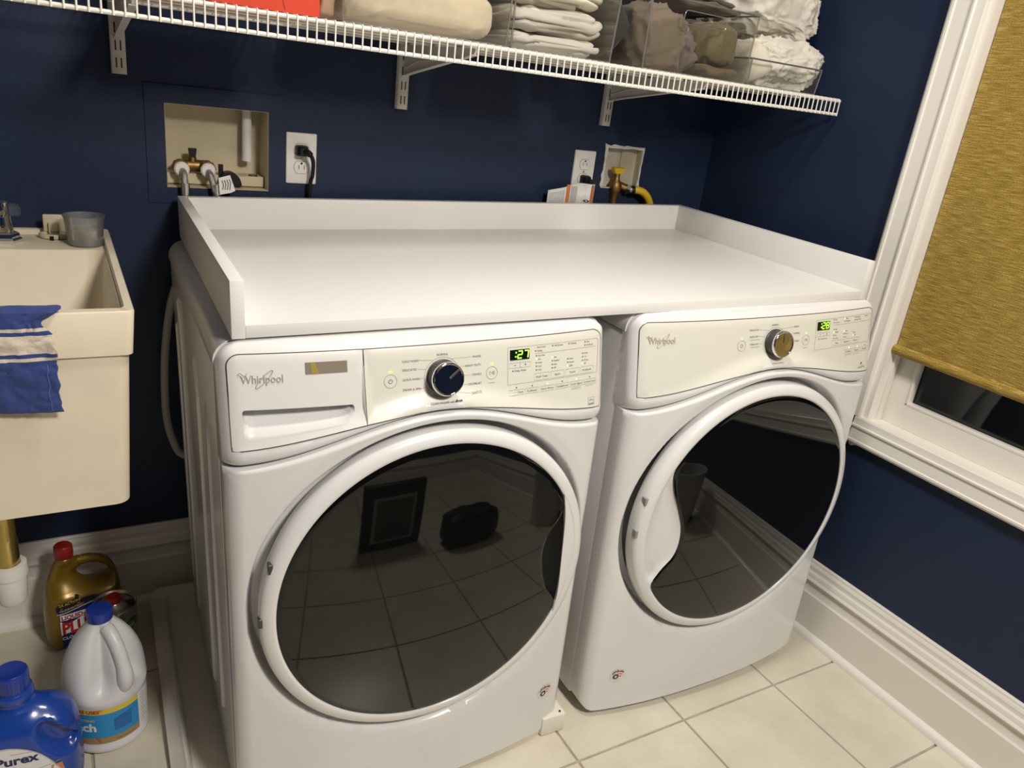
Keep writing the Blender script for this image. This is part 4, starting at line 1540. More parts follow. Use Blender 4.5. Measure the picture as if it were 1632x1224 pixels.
# round metal can
can = thing('solvent_can', 'round metal can with red screw cap beside the gold jug', 'can', (-0.1890, -0.198, 0.0), (0, 0, radians(12)))
bm = B()
lathe(bm, [(0.0455, 0.0), (0.0472, 0.001), (0.0472, 0.004), (0.0460, 0.006), (0.0460, 0.136), (0.0472, 0.138), (0.0476, 0.1405), (0.0465, 0.1425), (0.0445, 0.1405), (0.042, 0.138), (0.034, 0.141), (0.019, 0.146), (0.0175, 0.149)], 48)
obj('can_body', bm, M_tin, can, angle=50)
bm = B()
lathe(bm, [(0.0160, 0.145), (0.0165, 0.147), (0.0165, 0.157), (0.0150, 0.1600), (0.0, 0.1605)], 24, cap1=False)
obj('cap', bm, M_red, can, angle=40)
def cyl(r):
    return lambda a, b_, off: ((r + off) * sin(a / r), -(r + off) * cos(a / r), b_)
d = Decal(cyl(0.0460), [])
d.rect(-0.030, 0.055, 0.010, 0.093, mat('can_label', (0.42, 0.40, 0.35), 0.5), 0.0005, 16)
el = [(0.018 + 0.027 * cos(2 * pi * k / 30), 0.096 + 0.014 * sin(2 * pi * k / 30) + 0.010 * cos(2 * pi * k / 30)) for k in range(30)]
d.poly(el, M_greenp, 0.0009, 0.006)
d.text('HOME', 0.004, 0.089, M_whitep, h=0.0095, x1=0.034, off=0.0013, rot=0.22)
for z in (0.078, 0.073, 0.068, 0.063, 0.058):
    d.line([(-0.005, z), (0.045, z + 0.002)], 0.0012, M_inkl, 0.0009, sub=0.006)
d.rect(0.006, 0.052, 0.026, 0.045, M_orange, 0.0009, 10)
d.build('can_wrap', can)

# bleach jug
blj = thing('bleach_jug', 'white jug with blue cap and bleach label standing before the gold jug', 'bottle', (-0.2200, -0.425, 0.0), (0, 0, radians(0)))
bm = B()
hd = radians(-62)       # direction of the grip
rs = []
zprof = [(0.060, 0.0), (0.0700, 0.002), (0.0752, 0.008), (0.0762, 0.016), (0.0745, 0.022), (0.0738, 0.030), (0.0738, 0.118), (0.0752, 0.124), (0.0765, 0.132), (0.0770, 0.145), (0.0762, 0.162), (0.0730, 0.182),
         (0.0665, 0.204), (0.0570, 0.226), (0.0450, 0.246), (0.0330, 0.262), (0.0240, 0.273), (0.0200, 0.280), (0.0190, 0.288)]
for r, z in zprof:
    ring = []
    for i in range(72):
        a = 2 * pi * i / 72
        rr = r
        if z > 0.128:
            k = smooth01((z - 0.128) / 0.03) * (1 - smooth01((z - 0.262) / 0.02))
            da = abs((a - hd + pi) % (2 * pi) - pi)
            # two hollows either side of the grip rib
            hol = exp(-((da - 0.62) / 0.34) ** 2)
            rr = r * (1 - 0.46 * k * hol)
            rr *= 1 - 0.05 * k * exp(-((da - pi) / 0.8) ** 2)
        ring.append((rr * cos(a), rr * sin(a), z))
    rs.append(ring)
rings(bm, rs)
obj('jug_body', bm, M_jug, blj, angle=60)
bm = B()
dx, dy = cos(hd), sin(hd)
tube(bm, spline([(0.020 * dx, 0.020 * dy, 0.268), (0.036 * dx, 0.036 * dy, 0.258), (0.054 * dx, 0.054 * dy, 0.236), (0.067 * dx, 0.067 * dy, 0.208), (0.0735 * dx, 0.0735 * dy, 0.178), (0.0690 * dx, 0.0690 * dy, 0.152), (0.0570 * dx, 0.0570 * dy, 0.134)], 6),
     [0.011] + [0.0125] * 19 + [0.0130, 0.0136, 0.0142, 0.0146, 0.0148, 0.0148, 0.0146, 0.0142, 0.0138, 0.0132, 0.0126, 0.012, 0.011, 0.010, 0.009, 0.008, 0.006], 16)
obj('grip', bm, M_jug, blj)
bm = B()
prof = [(0.0195, 0.2785), (0.0228, 0.2800), (0.0232, 0.2985), (0.0222, 0.3015), (0.0150, 0.3025), (0.0, 0.3025)]
rs = []
for r, z in prof[:-1]:
    rs.append([((r + (0.0004 if i % 2 else 0) * (0.28 < z < 0.30)) * cos(2 * pi * i / 72), (r + (0.0004 if i % 2 else 0) * (0.28 < z < 0.30)) * sin(2 * pi * i / 72), z) for i in range(72)])
rings(bm, rs)
obj('cap', bm, M_bluecap, blj, angle=40)
d = Decal(cyl(0.0739), [])
d.rect(-0.112, 0.059, 0.030, 0.116, M_cyan, 0.0005, 30)
d.rect(-0.112, 0.059, 0.030, 0.0455, M_tan, 0.0008, 30)
d.rect(-0.112, 0.059, 0.1045, 0.1165, M_yellow, 0.0008, 30)
d.rect(0.059, 0.100, 0.030, 0.1165, M_whitep, 0.0006, 10)
d.text('MORE USES*', -0.0730, 0.1075, M_redp, h=0.0080, x1=-0.0110, off=0.0012, bold=0.05)
d.text('DISINFECTING', -0.084, 0.0875, M_yellow, h=0.0055, x1=-0.0250, off=0.0012, bold=0.03)
d.text('Bleach', -0.0960, 0.0635, M_whitep, h=0.0200, x1=-0.0235, off=0.0012, bold=0.05)
d.rect(0.0080, 0.0415, 0.058, 0.0885, mat('label_blue2', (0.015, 0.13, 0.36), 0.5), 0.0009, 8)
d.line([(0.018, 0.0900), (0.044, 0.0925)], 0.0012, M_navyp, 0.0011, sub=0.005)
for k in range(7):
    d.line([(0.0105, 0.061 + 0.0036 * k), (0.0390, 0.061 + 0.0036 * k)], 0.0008, M_cyan, 0.0012, sub=0.005)
d.poly([(-0.050, 0.0330), (-0.018, 0.0330), (-0.018, 0.0440), (-0.024, 0.0440), (-0.024, 0.0480), (-0.050, 0.0430)], mat('label_red', (0.40, 0.10, 0.05), 0.5), 0.0011)
for k in range(14):
    d.line([(0.010 + 0.0026 * k, 0.036), (0.0114 + 0.0026 * k, 0.036)], 0.0016, M_blackp, 0.0011)
for k in range(9):
    d.line([(0.064, 0.040 + 0.0085 * k), (0.076 + 0.004 * (k % 2), 0.040 + 0.0085 * k)], 0.0016, M_greyp, 0.0010, sub=0.005)
d.build('wrap_label', blj)

# laundry detergent bottle
det = thing('detergent_bottle', 'large blue laundry detergent bottle in front at the lower left', 'bottle', (-0.3510, -0.5230, 0.0), (0, 0, radians(-4)))
det.scale = (0.93, 0.93, 0.91)
o_ = smooth_closed([(-0.095, 0.003), (-0.04, 0.0), (0.05, 0.0), (0.078, 0.003), (0.088, 0.020), (0.091, 0.075), (0.091, 0.135), (0.087, 0.178), (0.072, 0.208), (0.046, 0.225), (0.026, 0.232),
                   (0.017, 0.240), (0.014, 0.258), (-0.044, 0.258), (-0.048, 0.240), (-0.060, 0.228), (-0.092, 0.205), (-0.105, 0.165), (-0.110, 0.100), (-0.108, 0.030)], 5)
def det_h(p, v):
    x, z = p
    if z > 0.232:
        return max(v * 0.4, sqrt(max(0, 0.0300 ** 2 - (x + 0.015) ** 2)))
    k = 1 - 0.35 * smooth01((z - 0.17) / 0.065)
    w = v * k
    # grip hollow under the handle
    ca, sa = cos(-0.95), sin(-0.95)
    ax, az = (x - 0.052) * ca + (z - 0.160) * sa, -(x - 0.052) * sa + (z - 0.160) * ca
    rr = sqrt((ax / 0.052) ** 2 + (az / 0.025) ** 2)
    w -= 0.032 * (1 - smooth01((rr - 0.62) / 0.42))
    return max(0.004, w)
bm, dh = inflate(o_, [], 0.060, 0.048, 0.0062, det_h)
obj('bottle_body', bm, M_blue, det, angle=70)
bm = B()
lathe(bm, [(0.0300, 0.246), (0.0335, 0.247), (0.0345, 0.254), (0.0330, 0.262), (0.0312, 0.264), (0.0300, 0.266)], 40, (-0.015, 0, 0))
obj('collar', bm, M_blue, det, angle=40)
bm = B()
rs = []
for r, z in [(0.0285, 0.2645), (0.0290, 0.266), (0.0283, 0.300), (0.0278, 0.3045), (0.0262, 0.3065), (0.0245, 0.3055), (0.004, 0.305)]:
    rs.append([(-0.015 + (r + (0.0005 if (i % 4 < 2 and 0.267 > 0 and z < 0.301) else 0)) * cos(2 * pi * i / 120), (r + (0.0005 if (i % 4 < 2 and z < 0.301) else 0)) * sin(2 * pi * i / 120), z) for i in range(120)])
rings(bm, rs)
obj('cap', bm, M_bluecap, det, angle=40)
d = Decal(lambda a, b_, off: (a, -dh((a, b_)) - off, b_), [])
LX, LZ = 0.026, 0.016
def sh(P):
    return [(p[0] + LX, p[1] + LZ) for p in P]
lab = smooth_closed(sh([(-0.086, 0.030), (-0.01, 0.024), (0.034, 0.040), (0.030, 0.070), (0.018, 0.098), (-0.004, 0.128), (-0.032, 0.148), (-0.066, 0.156), (-0.088, 0.140), (-0.092, 0.090)]), 5)
d.poly(lab, mat('label_grey', (0.50, 0.50, 0.50), 0.45), 0.0007, 0.008)
cxl, czl = -0.02 + LX, 0.090 + LZ
lab2 = [(cxl + (p[0] - cxl) * 0.94, czl + (p[1] - czl) * 0.95) for p in lab]
d.poly(lab2, M_whitep, 0.0011, 0.008)
d.text('Purex', -0.0760 + LX, 0.1120 + LZ, M_navyp, h=0.0210, x1=-0.0040 + LX, off=0.0016, bold=0.05)
d.line(sh([(-0.050, 0.1380), (-0.015, 0.1355)]), 0.0010, M_greyp, 0.0015, sub=0.006)
d.rect(-0.0800 + LX, -0.0640 + LX, 0.0800 + LZ, 0.1030 + LZ, M_blackp, 0.0015, 4)
d.text('in', -0.0600 + LX, 0.0920 + LZ, M_redp, h=0.0075, x1=-0.0530 + LX, off=0.0016)
d.text('1', -0.0510 + LX, 0.0880 + LZ, M_redp, h=0.0170, x1=-0.0450 + LX, off=0.0016, bold=0.05)
d.line(sh([(-0.020, 0.0860), (0.0060, 0.0920), (0.030, 0.1000)]), 0.0010, M_greyp, 0.0015, sub=0.006)
d.poly(sh([(0.012, 0.060), (0.036, 0.066), (0.032, 0.092), (0.014, 0.090)]), M_orange, 0.0016)
d.build('front_label', det)

# ------------------------------------------------------------------ wire shelf, brackets
SY, SZ = -0.43, 1.4014
shelf = thing('wire_shelf', 'white vinyl coated wire shelf along the back wall', 'shelf', (0.40, 0.0, SZ))
SX0, SX1 = -0.75, 1.5130
def rail(name, y, z, r, x0=SX0, x1=SX1):
    bm = B()
    lathe(bm, [(r * 0.6, x0 - 0.40 - 0.0015), (r, x0 - 0.40), (r, x1 - 0.40), (r * 0.6, x1 - 0.40 + 0.0015)], 10, (0, y, z - SZ), axis='X')
    return obj(name, bm, M_shelf, shelf)
rail('front_rail', SY, SZ, 0.0038, x1=SX1 + 0.004)
rail('front_rail', SY - 0.001, SZ - 0.0320, 0.0038, x1=SX1 + 0.001)
for y in (-0.30, -0.165, -0.025):
    rail('deck_rail', y, SZ, 0.0030)
bm = B()
tube(bm, [(0, -0.022, 0.0042), (0, -0.20, 0.0042), (0, SY - 0.001, 0.0042), (0, SY - 0.0040, 0.0026), (0, SY - 0.0046, -0.004), (0, SY - 0.0052, -0.0355)], 0.0016, 6)
cw = obj('cross_wire', bm, M_shelf, shelf)
cw.location.x = SX0 + 0.004 - 0.40
n = int((SX1 - SX0 - 0.004) / 0.0161)
for k in range(1, n + 1):
    c = cw.copy()
    COL.objects.link(c)
    c.location.x = SX1 - 0.40 - 0.0015 - (n - k) * 0.0161
cw.location.x = SX1 - 0.40 - 0.0015 - n * 0.0161

BR = [(-0.0985, 1.2680, 'white slotted shelf bracket left of the valve box', 1), (0.5035, 1.2560, 'white slotted shelf bracket above the middle of the countertop', 1), (1.1055, 1.2670, 'white slotted shelf bracket above the gas valve', 1)]
for (x, zb, lab, _) in BR:
    t = thing('shelf_bracket', lab, 'bracket', (x, 0, zb), group='shelf brackets on the back wall')
    bm = B()
    w, dd = 0.0135, 0.0165
    prof = [(-w, 0), (-w, -dd + 0.002), (-w + 0.002, -dd), (w - 0.002, -dd), (w, -dd + 0.002), (w, 0)]
    prism(bm, prof, 'z', 0, 0.95)
    tr = obj('wall_track', bm, M_track, t, angle=50)
    bm = B()
    for k in range(28):
        z0 = 0.0115 + 0.0322 * k
        for sx_ in (-0.0046, 0.0046):
            box(bm, sx_ - 0.0013, sx_ + 0.0013, -dd - 0.0003, -dd + 0.001, z0, z0 + 0.0185)
    o = obj('track_slots', bm, M_slot, tr, smooth=False)
    bm = B()
    zt = SZ - 0.0035 - zb
    za = 0.0745 if zb < 1.26 else 0.066
    # tapering bracket arm: vertical web with folded lower and upper flanges
    web = [(-dd, za), (-0.075, za + 0.010), (-0.375, zt - 0.012), (-0.385, zt), (-dd, zt)]
    rings(bm, [[(-0.0022, p[0], p[1]) for p in web], [(0.0022, p[0], p[1]) for p in web]])
    low_ = [(-dd, za - 0.001), (-0.075, za + 0.009), (-0.375, zt - 0.013)]
    rings(bm, [[(-0.0065, y, z), (0.0065, y, z), (0.0065, y, z + 0.0018), (-0.0065, y, z + 0.0018)] for y, z in low_])
    rings(bm, [[(-0.0065, y, zt), (0.0065, y, zt), (0.0065, y, zt - 0.0018), (-0.0065, y, zt - 0.0018)] for y in (-dd, -0.385)])
    rib = [(-dd - 0.003, za + 0.016), (-0.10, za + 0.035), (-0.30, zt - 0.022)]
    tube(bm, [(-0.0022, y, z) for y, z in rib], 0.0022, 6)
    obj('bracket_arm', bm, M_track, t, angle=40)

# ------------------------------------------------------------------ linens and bins on the shelf
ZS = SZ + 0.0058
def acrylic_bin(x0, x1, y0, y1, h, label, slot=False, lean=0.0):
    t = thing('storage_bin', label, 'bin', ((x0 + x1) / 2, (y0 + y1) / 2, ZS), group='clear acrylic bins on the wire shelf')
    X, Y = (x1 - x0) / 2, (y1 - y0) / 2
    th = 0.0028
    fl = 0.004
    bm = B()
    box(bm, -X, X, -Y, Y, 0, th)
    for s in (-1, 1):
        rings(bm, [[(s * X, -Y, th), (s * X, Y, th), (s * (X - th), Y, th), (s * (X - th), -Y, th)], [(s * (X + fl), -Y - fl, h), (s * (X + fl), Y + fl, h), (s * (X + fl - th), Y + fl, h), (s * (X + fl - th), -Y - fl, h)]])
    rings(bm, [[(-X, Y, th), (X, Y, th), (X, Y - th, th), (-X, Y - th, th)], [(-X - fl, Y + fl, h), (X + fl, Y + fl, h), (X + fl, Y + fl - th, h), (-X - fl, Y + fl - th, h)]])
    outer = [(-X, 0.0), (X, 0.0), (X + fl, h), (-X - fl, h)]
    hole = rrect(-0.062, 0.062, h - 0.045, h - 0.018, 0.008, 4) if slot else None
    pts, tris = fill2d(outer, [hole] if hole else [], 0)
    def yy(z):
        return -Y - fl * z / h
    A = [bm.verts.new((p[0], yy(p[1]), p[1])) for p in pts]
    Z = [bm.verts.new((p[0], yy(p[1]) + th, p[1])) for p in pts]
    for q in tris:
        bm.faces.new([A[i] for i in q])
        bm.faces.new([Z[i] for i in reversed(q)])
    obj('bin_wall', bm, M_bin, t, smooth=False)
    bm = B()
    for s in (-1, 1):
        for yv in (-1, 1):
            tube(bm, [(s * X, yv * Y, 0.001), (s * (X + fl), yv * (Y + fl), h)], 0.0018, 6)
    loop = [(-X - fl, -Y - fl, h), (X + fl, -Y - fl, h), (X + fl, Y + fl, h), (-X - fl, Y + fl, h)]
    for i in range(4):
        tube(bm, [loop[i], loop[(i + 1) % 4]], 0.0022, 6)
    loop = [(-X, -Y, 0.001), (X, -Y, 0.001), (X, Y, 0.001), (-X, Y, 0.001)]
    for i in range(4):
        tube(bm, [loop[i], loop[(i + 1) % 4]], 0.0016, 6)
    if hole:
        tube(bm, [(p[0], yy(p[1]) - 0.0003, p[1]) for p in hole + hole[:1]], 0.0012, 6, caps=False)
    obj('bin_edge', bm, M_binedge, t)
    return t

def cloth(name, label, cat, c, size, m, seed, amp=0.012, freq=14.0, e1=0.55, e2=0.55, nu=84, nv=52, ridge=1.0, group=None, stretch=(1, 1, 1), flat_bottom=True, rot=0.0):
    """A soft bundle: superellipsoid with folds raised and sunk along its normal."""
    bm = B()
    rnd = random.Random(seed)
    off = Vector((rnd.uniform(-50, 50), rnd.uniform(-50, 50), rnd.uniform(-50, 50)))
    def sp(v, e):
        return (1 if v >= 0 else -1) * abs(v) ** e
    grid = []
    hx, hy, hz = size[0] / 2, size[1] / 2, size[2] / 2
    for j in range(nv + 1):
        ph = -pi / 2 + pi * j / nv
        row = []
        for i in range(nu):
            th = 2 * pi * i / nu
            x = hx * sp(cos(ph), e1) * sp(cos(th), e2)
            y = hy * sp(cos(ph), e1) * sp(sin(th), e2)
            z = hz * sp(sin(ph), e1)
            p = Vector((x, y, z))
            nn = Vector((x / hx ** 2, y / hy ** 2, z / hz ** 2))
            nn = nn.normalized() if nn.length > 1e-9 else Vector((0, 0, 1))
            q = Vector((p.x * stretch[0], p.y * stretch[1], p.z * stretch[2])) * freq + off
            warp = Vector((noise.noise(q * 0.55), noise.noise(q * 0.55 + Vector((17.3, 4.1, 9.7))), noise.noise(q * 0.55 + Vector((31.9, 22.4, 5.2))))) * 1.1
            dsp = 0.0
            ak, fk = 1.0, 1.0
            for oc in range(4):
                rr_ = 1 - abs(noise.noise((q + warp) * fk + Vector((oc * 7.3, oc * 3.1, oc)))) * 2.2
                dsp += ak * (max(-0.6, rr_) ** 3 if rr_ > 0 else rr_ * 0.6)
                ak *= 0.52
                fk *= 1.9
            dsp = amp * ridge * (dsp - 0.5) + amp * 0.6 * noise.noise(q * 0.45)
            p = p + nn * dsp
            if flat_bottom:
                p.z = max(p.z, -hz)
            row.append(p)
        grid.append(row)
    vr = [[bm.verts.new(p) for p in row] for row in grid]
    for j in range(nv):
        for i in range(nu):
            k = (i + 1) % nu
            try:
                bm.faces.new((vr[j][i], vr[j][k], vr[j + 1][k], vr[j + 1][i]))
            except ValueError:
                pass
    bmesh.ops.remove_doubles(bm, verts=bm.verts[:], dist=1e-6)
    o = obj(name, bm, m, angle=80)
    o.location = (c[0], c[1], c[2] + hz)
    o.rotation_euler = (0, 0, rot)
    tag(o, label, cat, group)
    return o

def creased(name, label, cat, c, size, m, seed, lh, depth, slope=0.0, group=None, e1=0.35, e2=0.22, amp=0.004, rot=0.0):
    """A folded sheet: soft block whose edges show the folds as wandering creases."""
    bm = B()
    hx, hy, hz = size[0] / 2, size[1] / 2, size[2] / 2
    off = Vector((seed * 1.7, seed * 0.9, 0))
    nu, nv = 170, 60
    def sp(v, e):
        return (1 if v >= 0 else -1) * abs(v) ** e
    rows = []
    for j in range(nv + 1):
        ph = -pi / 2 + pi * j / nv
        row = []
        for i in range(nu):
            th = 2 * pi * i / nu
            p = Vector((hx * sp(cos(ph), e1) * sp(cos(th), e2), hy * sp(cos(ph), e1) * sp(sin(th), e2), hz * sp(sin(ph), 0.9)))
            nn = Vector((p.x / hx ** 2, p.y / hy ** 2, 0.25 * p.z / hz ** 2))
            nn = nn.normalized() if nn.length > 1e-9 else Vector((0, 0, 1))
            q = p * 11 + off
            zz = p.z + slope * p.x + lh * (0.75 * noise.noise(Vector((p.x * 13, p.y * 6, seed))) + 0.35 * noise.noise(Vector((p.x * 31, p.y * 12, seed + 5))))
            g = abs(sin(pi * zz / lh))
            p2 = p - nn * depth * (1 - g) ** 3
            p2 = p2 + nn * amp * (noise.noise(q) + 0.6 * (1 - 2 * abs(noise.noise(q * 2.2))))
            p2.z = max(p2.z, -hz)
            row.append(p2)
        rows.append(row)
    vr = [[bm.verts.new(p) for p in r] for r in rows]
    for j in range(nv):
        for i in range(nu):
            k = (i + 1) % nu
            bm.faces.new((vr[j][i], vr[j][k], vr[j + 1][k], vr[j + 1][i]))
    bmesh.ops.remove_doubles(bm, verts=bm.verts[:], dist=1e-6)
    o = obj(name, bm, m, angle=80)
    o.location = (c[0], c[1], c[2] + hz)
    o.rotation_euler = (0, rot, 0)
    tag(o, label, cat, group)
    return o

def folded(name, label, cat, x0, x1, y0, y1, z0, layers, m, seed, slope=0.0, group=None, curl=0.0, rough=1.0):
    """A stack of folds: every layer is a soft rounded slab with its own edge, in one thing; layers are parts."""
    t = thing(name, label, cat, ((x0 + x1) / 2, (y0 + y1) / 2, z0), group=group)
    rnd = random.Random(seed)
    zc = 0.0
    for k, (h, xa, xb, dy, tilt_) in enumerate(layers):
        bm = B()
        nu, nx = 24, 56
        rs = []
        X0, X1 = x0 + xa - (x0 + x1) / 2, x1 - xb - (x0 + x1) / 2
        off = Vector((seed * 3.1, k * 5.7, 0))
        for i in range(nx + 1):
            u = i / nx
            x = X0 + (X1 - X0) * u
            endr = min(1.0, min(u, 1 - u) * (X1 - X0) / (h * 0.6))
            endk = (max(0.03, 1 - (1 - endr) ** 3.0)) ** 0.5
            ring = []
            for j in range(nu):
                a = 2 * pi * j / nu
                cy, cz = cos(a), sin(a)
                yy = (abs(cy) ** 0.35) * (1 if cy > 0 else -1)
                zz = (abs(cz) ** 0.75) * (1 if cz > 0 else -1)
                Yh = (y1 - y0) / 2 - dy / 2
                y = yy * (Yh - h * 0.1) + dy / 2
                z = zz * h / 2 * endk
                q = Vector((x * 16, y * 10, k * 3.3)) + off
                wv = (noise.noise(q) * 0.34 * h + noise.noise(q * 2.3) * 0.20 * h + (0.5 - abs(noise.noise(q * 1.6 + Vector((4, 4, 4))))) * 0.16 * h) * rough
                z += wv + tilt_ * (u - 0.5)
                if curl and u > 0.86:
                    z += curl * ((u - 0.86) / 0.14) ** 2
                y += noise.noise(q * 1.3 + Vector((9, 9, 9))) * 0.006
                ring.append((x, y, zc + h / 2 + z))
            rs.append(ring)
        rings(bm, rs)
        for v in bm.verts:
            v.co.z = max(v.co.z, 0.0005)
        obj('fold', bm, m, t, angle=80)
        zc += h * 0.84
    return t

acrylic_bin(0.228, 0.552, -0.408, -0.06, 0.150, 'clear bin holding the cream fleece blanket, beside the red box')
acrylic_bin(0.564, 0.802, -0.408, -0.06, 0.128, 'clear bin holding folded white sheets, above the middle of the countertop')
acrylic_bin(0.890, 1.194, -0.408, -0.06, 0.146, 'clear bin with a finger slot holding taupe and olive cloth', True)
acrylic_bin(1.207, 1.442, -0.408, -0.06, 0.058, 'low clear bin under the white linen bundle at the shelf end')

rb = thing('cardboard_box', 'bright red cardboard box on the wire shelf', 'box', (0.07, -0.30, ZS))
bm = B()
box(bm, -0.125, 0.118, -0.105, 0.12, 0.0, 0.14, 0.0015, 2)
obj('carton', bm, M_redbox, rb)
bm = B()
box(bm, -0.127, 0.120, -0.107, 0.122, 0.095, 0.145, 0.0015, 2)
obj('carton_lid', bm, M_redbox, rb)
d = Decal(lambda a, b_, off: (a, -0.105 - off, b_), [])
d.line([(0.042, 0.095), (0.045, 0.060), (0.052, 0.030), (0.060, 0.004)], 0.0012, mat('dark_red_line', (0.25, 0.02, 0.012), 0.6), 0.0006)  # crease in the card, its shade drawn as a dark line
d.build('crease_line', rb)
cloth('paper_packet', 'brown paper packet squeezed between red box and clear bin', 'packet', (0.2075, -0.30, ZS), (0.032, 0.17, 0.12), M_browncl, 4, amp=0.003, freq=18, e1=0.35, e2=0.35, nu=48, nv=30)

cloth('fleece_blanket', 'thick cream fleece blanket folded in the clear bin', 'blanket', (0.390, -0.240, ZS + 0.004), (0.306, 0.315, 0.092), M_fleece, 6, amp=0.0055, freq=7, e1=0.5, e2=0.28, nu=110, nv=60)
creased('white_towel', 'white towel folded on top of the cream fleece blanket', 'towel', (0.475, -0.230, ZS + 0.088), (0.140, 0.25, 0.060), M_linen, 11, 0.011, 0.006, 0.05)
creased('folded_sheet', 'white bed sheet at the bottom of the white stack in a clear bin', 'sheet', (0.682, -0.238, ZS + 0.004), (0.222, 0.315, 0.034), M_linen, 21, 0.017, 0.010, -0.10, 'white sheets in the clear bin')
mid_sheet = creased('folded_sheet', 'white bed sheet in the middle of the white stack, printed hem in front', 'sheet', (0.684, -0.238, ZS + 0.034), (0.224, 0.312, 0.058), M_linen, 24, 0.026, 0.014, -0.16, 'white sheets in the clear bin')
creased('folded_sheet', 'white bed sheet on top of the white stack in a clear bin', 'sheet', (0.682, -0.236, ZS + 0.087), (0.218, 0.306, 0.062), M_linen2, 27, 0.022, 0.013, 0.12, 'white sheets in the clear bin')
folded('dark_blanket', 'charcoal blanket standing between two clear bins', 'blanket', 0.812, 0.880, -0.370, -0.08, ZS, [(0.16, 0, 0, 0, 0)], M_char, 31, rough=0.15)
cloth('taupe_pillowcase', 'taupe cloth bunched at the left inside the slotted bin', 'cloth', (0.968, -0.29, ZS + 0.003), (0.140, 0.19, 0.128), M_taupe, 41, amp=0.014, freq=9, e1=0.6, e2=0.6)
cloth('taupe_shirt', 'grey-brown cloth crumpled in the middle of the slotted bin', 'cloth', (1.058, -0.27, ZS + 0.003), (0.066, 0.20, 0.095), mat('greybrown_cloth', (0.115, 0.092, 0.078), 0.85, sheen=0.2), 42, amp=0.020, freq=12, e1=0.7, e2=0.7)
cloth('olive_pillowcase', 'olive cloth rolled at the right inside the slotted bin', 'cloth', (1.136, -0.295, ZS + 0.028), (0.106, 0.20, 0.098), M_olive, 43, amp=0.006, freq=10, e1=0.6, e2=0.55)
folded('olive_sheet', 'flat olive cloth under the olive roll in the slotted bin', 'cloth', 1.088, 1.188, -0.396, -0.09, ZS + 0.003, [(0.026, 0, 0, 0, 0)], M_olive, 44)
folded('brown_blanket', 'brown blanket laid across the top of the slotted bin', 'blanket', 0.915, 1.205, -0.34, -0.08, ZS + 0.147, [(0.020, 0, 0, 0, -0.010), (0.020, 0.02, 0.012, 0.006, -0.008), (0.024, 0.03, 0.03, 0.008, -0.006)], mat('umber_cloth', (0.095, 0.072, 0.045), 0.9, sheen=0.2), 45)
cloth('white_bedding', 'lower bundle of crumpled white bedding in the low bin', 'bedding', (1.392, -0.262, ZS + 0.004), (0.234, 0.26, 0.122), M_linen, 51, amp=0.015, freq=12, e1=0.85, e2=0.6, nu=190, nv=110)
cloth('white_duvet_cover', 'upper bundle of crumpled white bedding at the shelf end', 'bedding', (1.366, -0.235, ZS + 0.112), (0.240, 0.25, 0.130), M_linen, 52, amp=0.017, freq=10, e1=0.6, e2=0.55, nu=190, nv=110)
folded('white_pillowcase', 'smooth white pillowcase leaning in front of the crumpled bedding', 'pillowcase', 1.216, 1.296, -0.402, -0.14, ZS + 0.004, [(0.100, 0, 0, 0, -0.010)], M_linen2, 53, rough=0.25)
d = Decal(lambda a, b_, off: (a, -0.1565 - off, b_), [])
d.text('FADE RESISTANT', -0.004, 0.0060, M_greyp, h=0.0050, x1=0.040, off=0.003, bold=0.02)
d.build('printed_words', mid_sheet)

# ------------------------------------------------------------------ wall fittings
vb = thing('valve_box', 'recessed cream washer valve box with navy faceplate in the back wall', 'valve box', ((VB[0] + VB[1]) / 2, 0, VB[2]))
cx = (VB[0] + VB[1]) / 2
vw, vh = (VB[1] - VB[0]) / 2, VB[3] - VB[2]
bm = B()
fx0, fx1, fz0, fz1 = -0.0555 - cx, 0.2305 - cx, 1.0140 - VB[2], 1.2570 - VB[2]
o4 = [(fx0, fz0), (fx1, fz0), (fx1, fz1), (fx0, fz1)]
i4 = [(-vw, 0.0), (vw, 0.0), (vw, vh), (-vw, vh)]
rings(bm, [[(p[0], 0.0, p[1]) for p in o4], [(p[0], -0.0030, p[1]) for p in o4], [(p[0], -0.0030, p[1]) for p in i4], [(p[0], 0.004, p[1]) for p in i4]], True, False, False)
obj('faceplate', bm, M_navy, vb, smooth=False)
bm = B()
D = 0.085
e = 0.0005
rings(bm, [[(p[0] * 0.999, -0.0025, p[1]) for p in i4], [(p[0] * 0.985, 0.002, vh / 2 + (p[1] - vh / 2) * 0.985) for p in i4], [(p[0] * 0.985, D, vh / 2 + (p[1] - vh / 2) * 0.985) for p in i4]], True, False, True)
obj('box_liner', bm, M_cream, vb, smooth=False)
bm = B()
box(bm, -0.104, 0.104, 0.030, D - 0.002, 0.003, 0.026, 0.002, 1)
obj('inner_ledge', bm, M_cream, vb)
bm = B()
lathe(bm, [(0.0112, 0.058), (0.0112, 0.060), (0.0105, 0.170)], 20, (0.071, 0.055, 0))
obj('standpipe', bm, M_white, vb)
bm = B()
tube(bm, [(-0.080, 0.045, 0.042), (-0.012, 0.045, 0.042)], 0.013, 14)
lathe(bm, [(0.016, 0.0), (0.0175, 0.004), (0.0175, 0.020), (0.014, 0.024), (0.014, 0.034)], 8, (-0.076, 0.012, 0.040), axis='Y')
lathe(bm, [(0.016, 0.0), (0.0175, 0.004), (0.0175, 0.020), (0.014, 0.024), (0.014, 0.034)], 8, (-0.020, 0.012, 0.040), axis='Y')
lathe(bm, [(0.010, 0.034), (0.0085, 0.060)], 12, (-0.048, 0.045, 0))
obj('brass_valve', bm, M_brass, vb, angle=30)
bm = B()
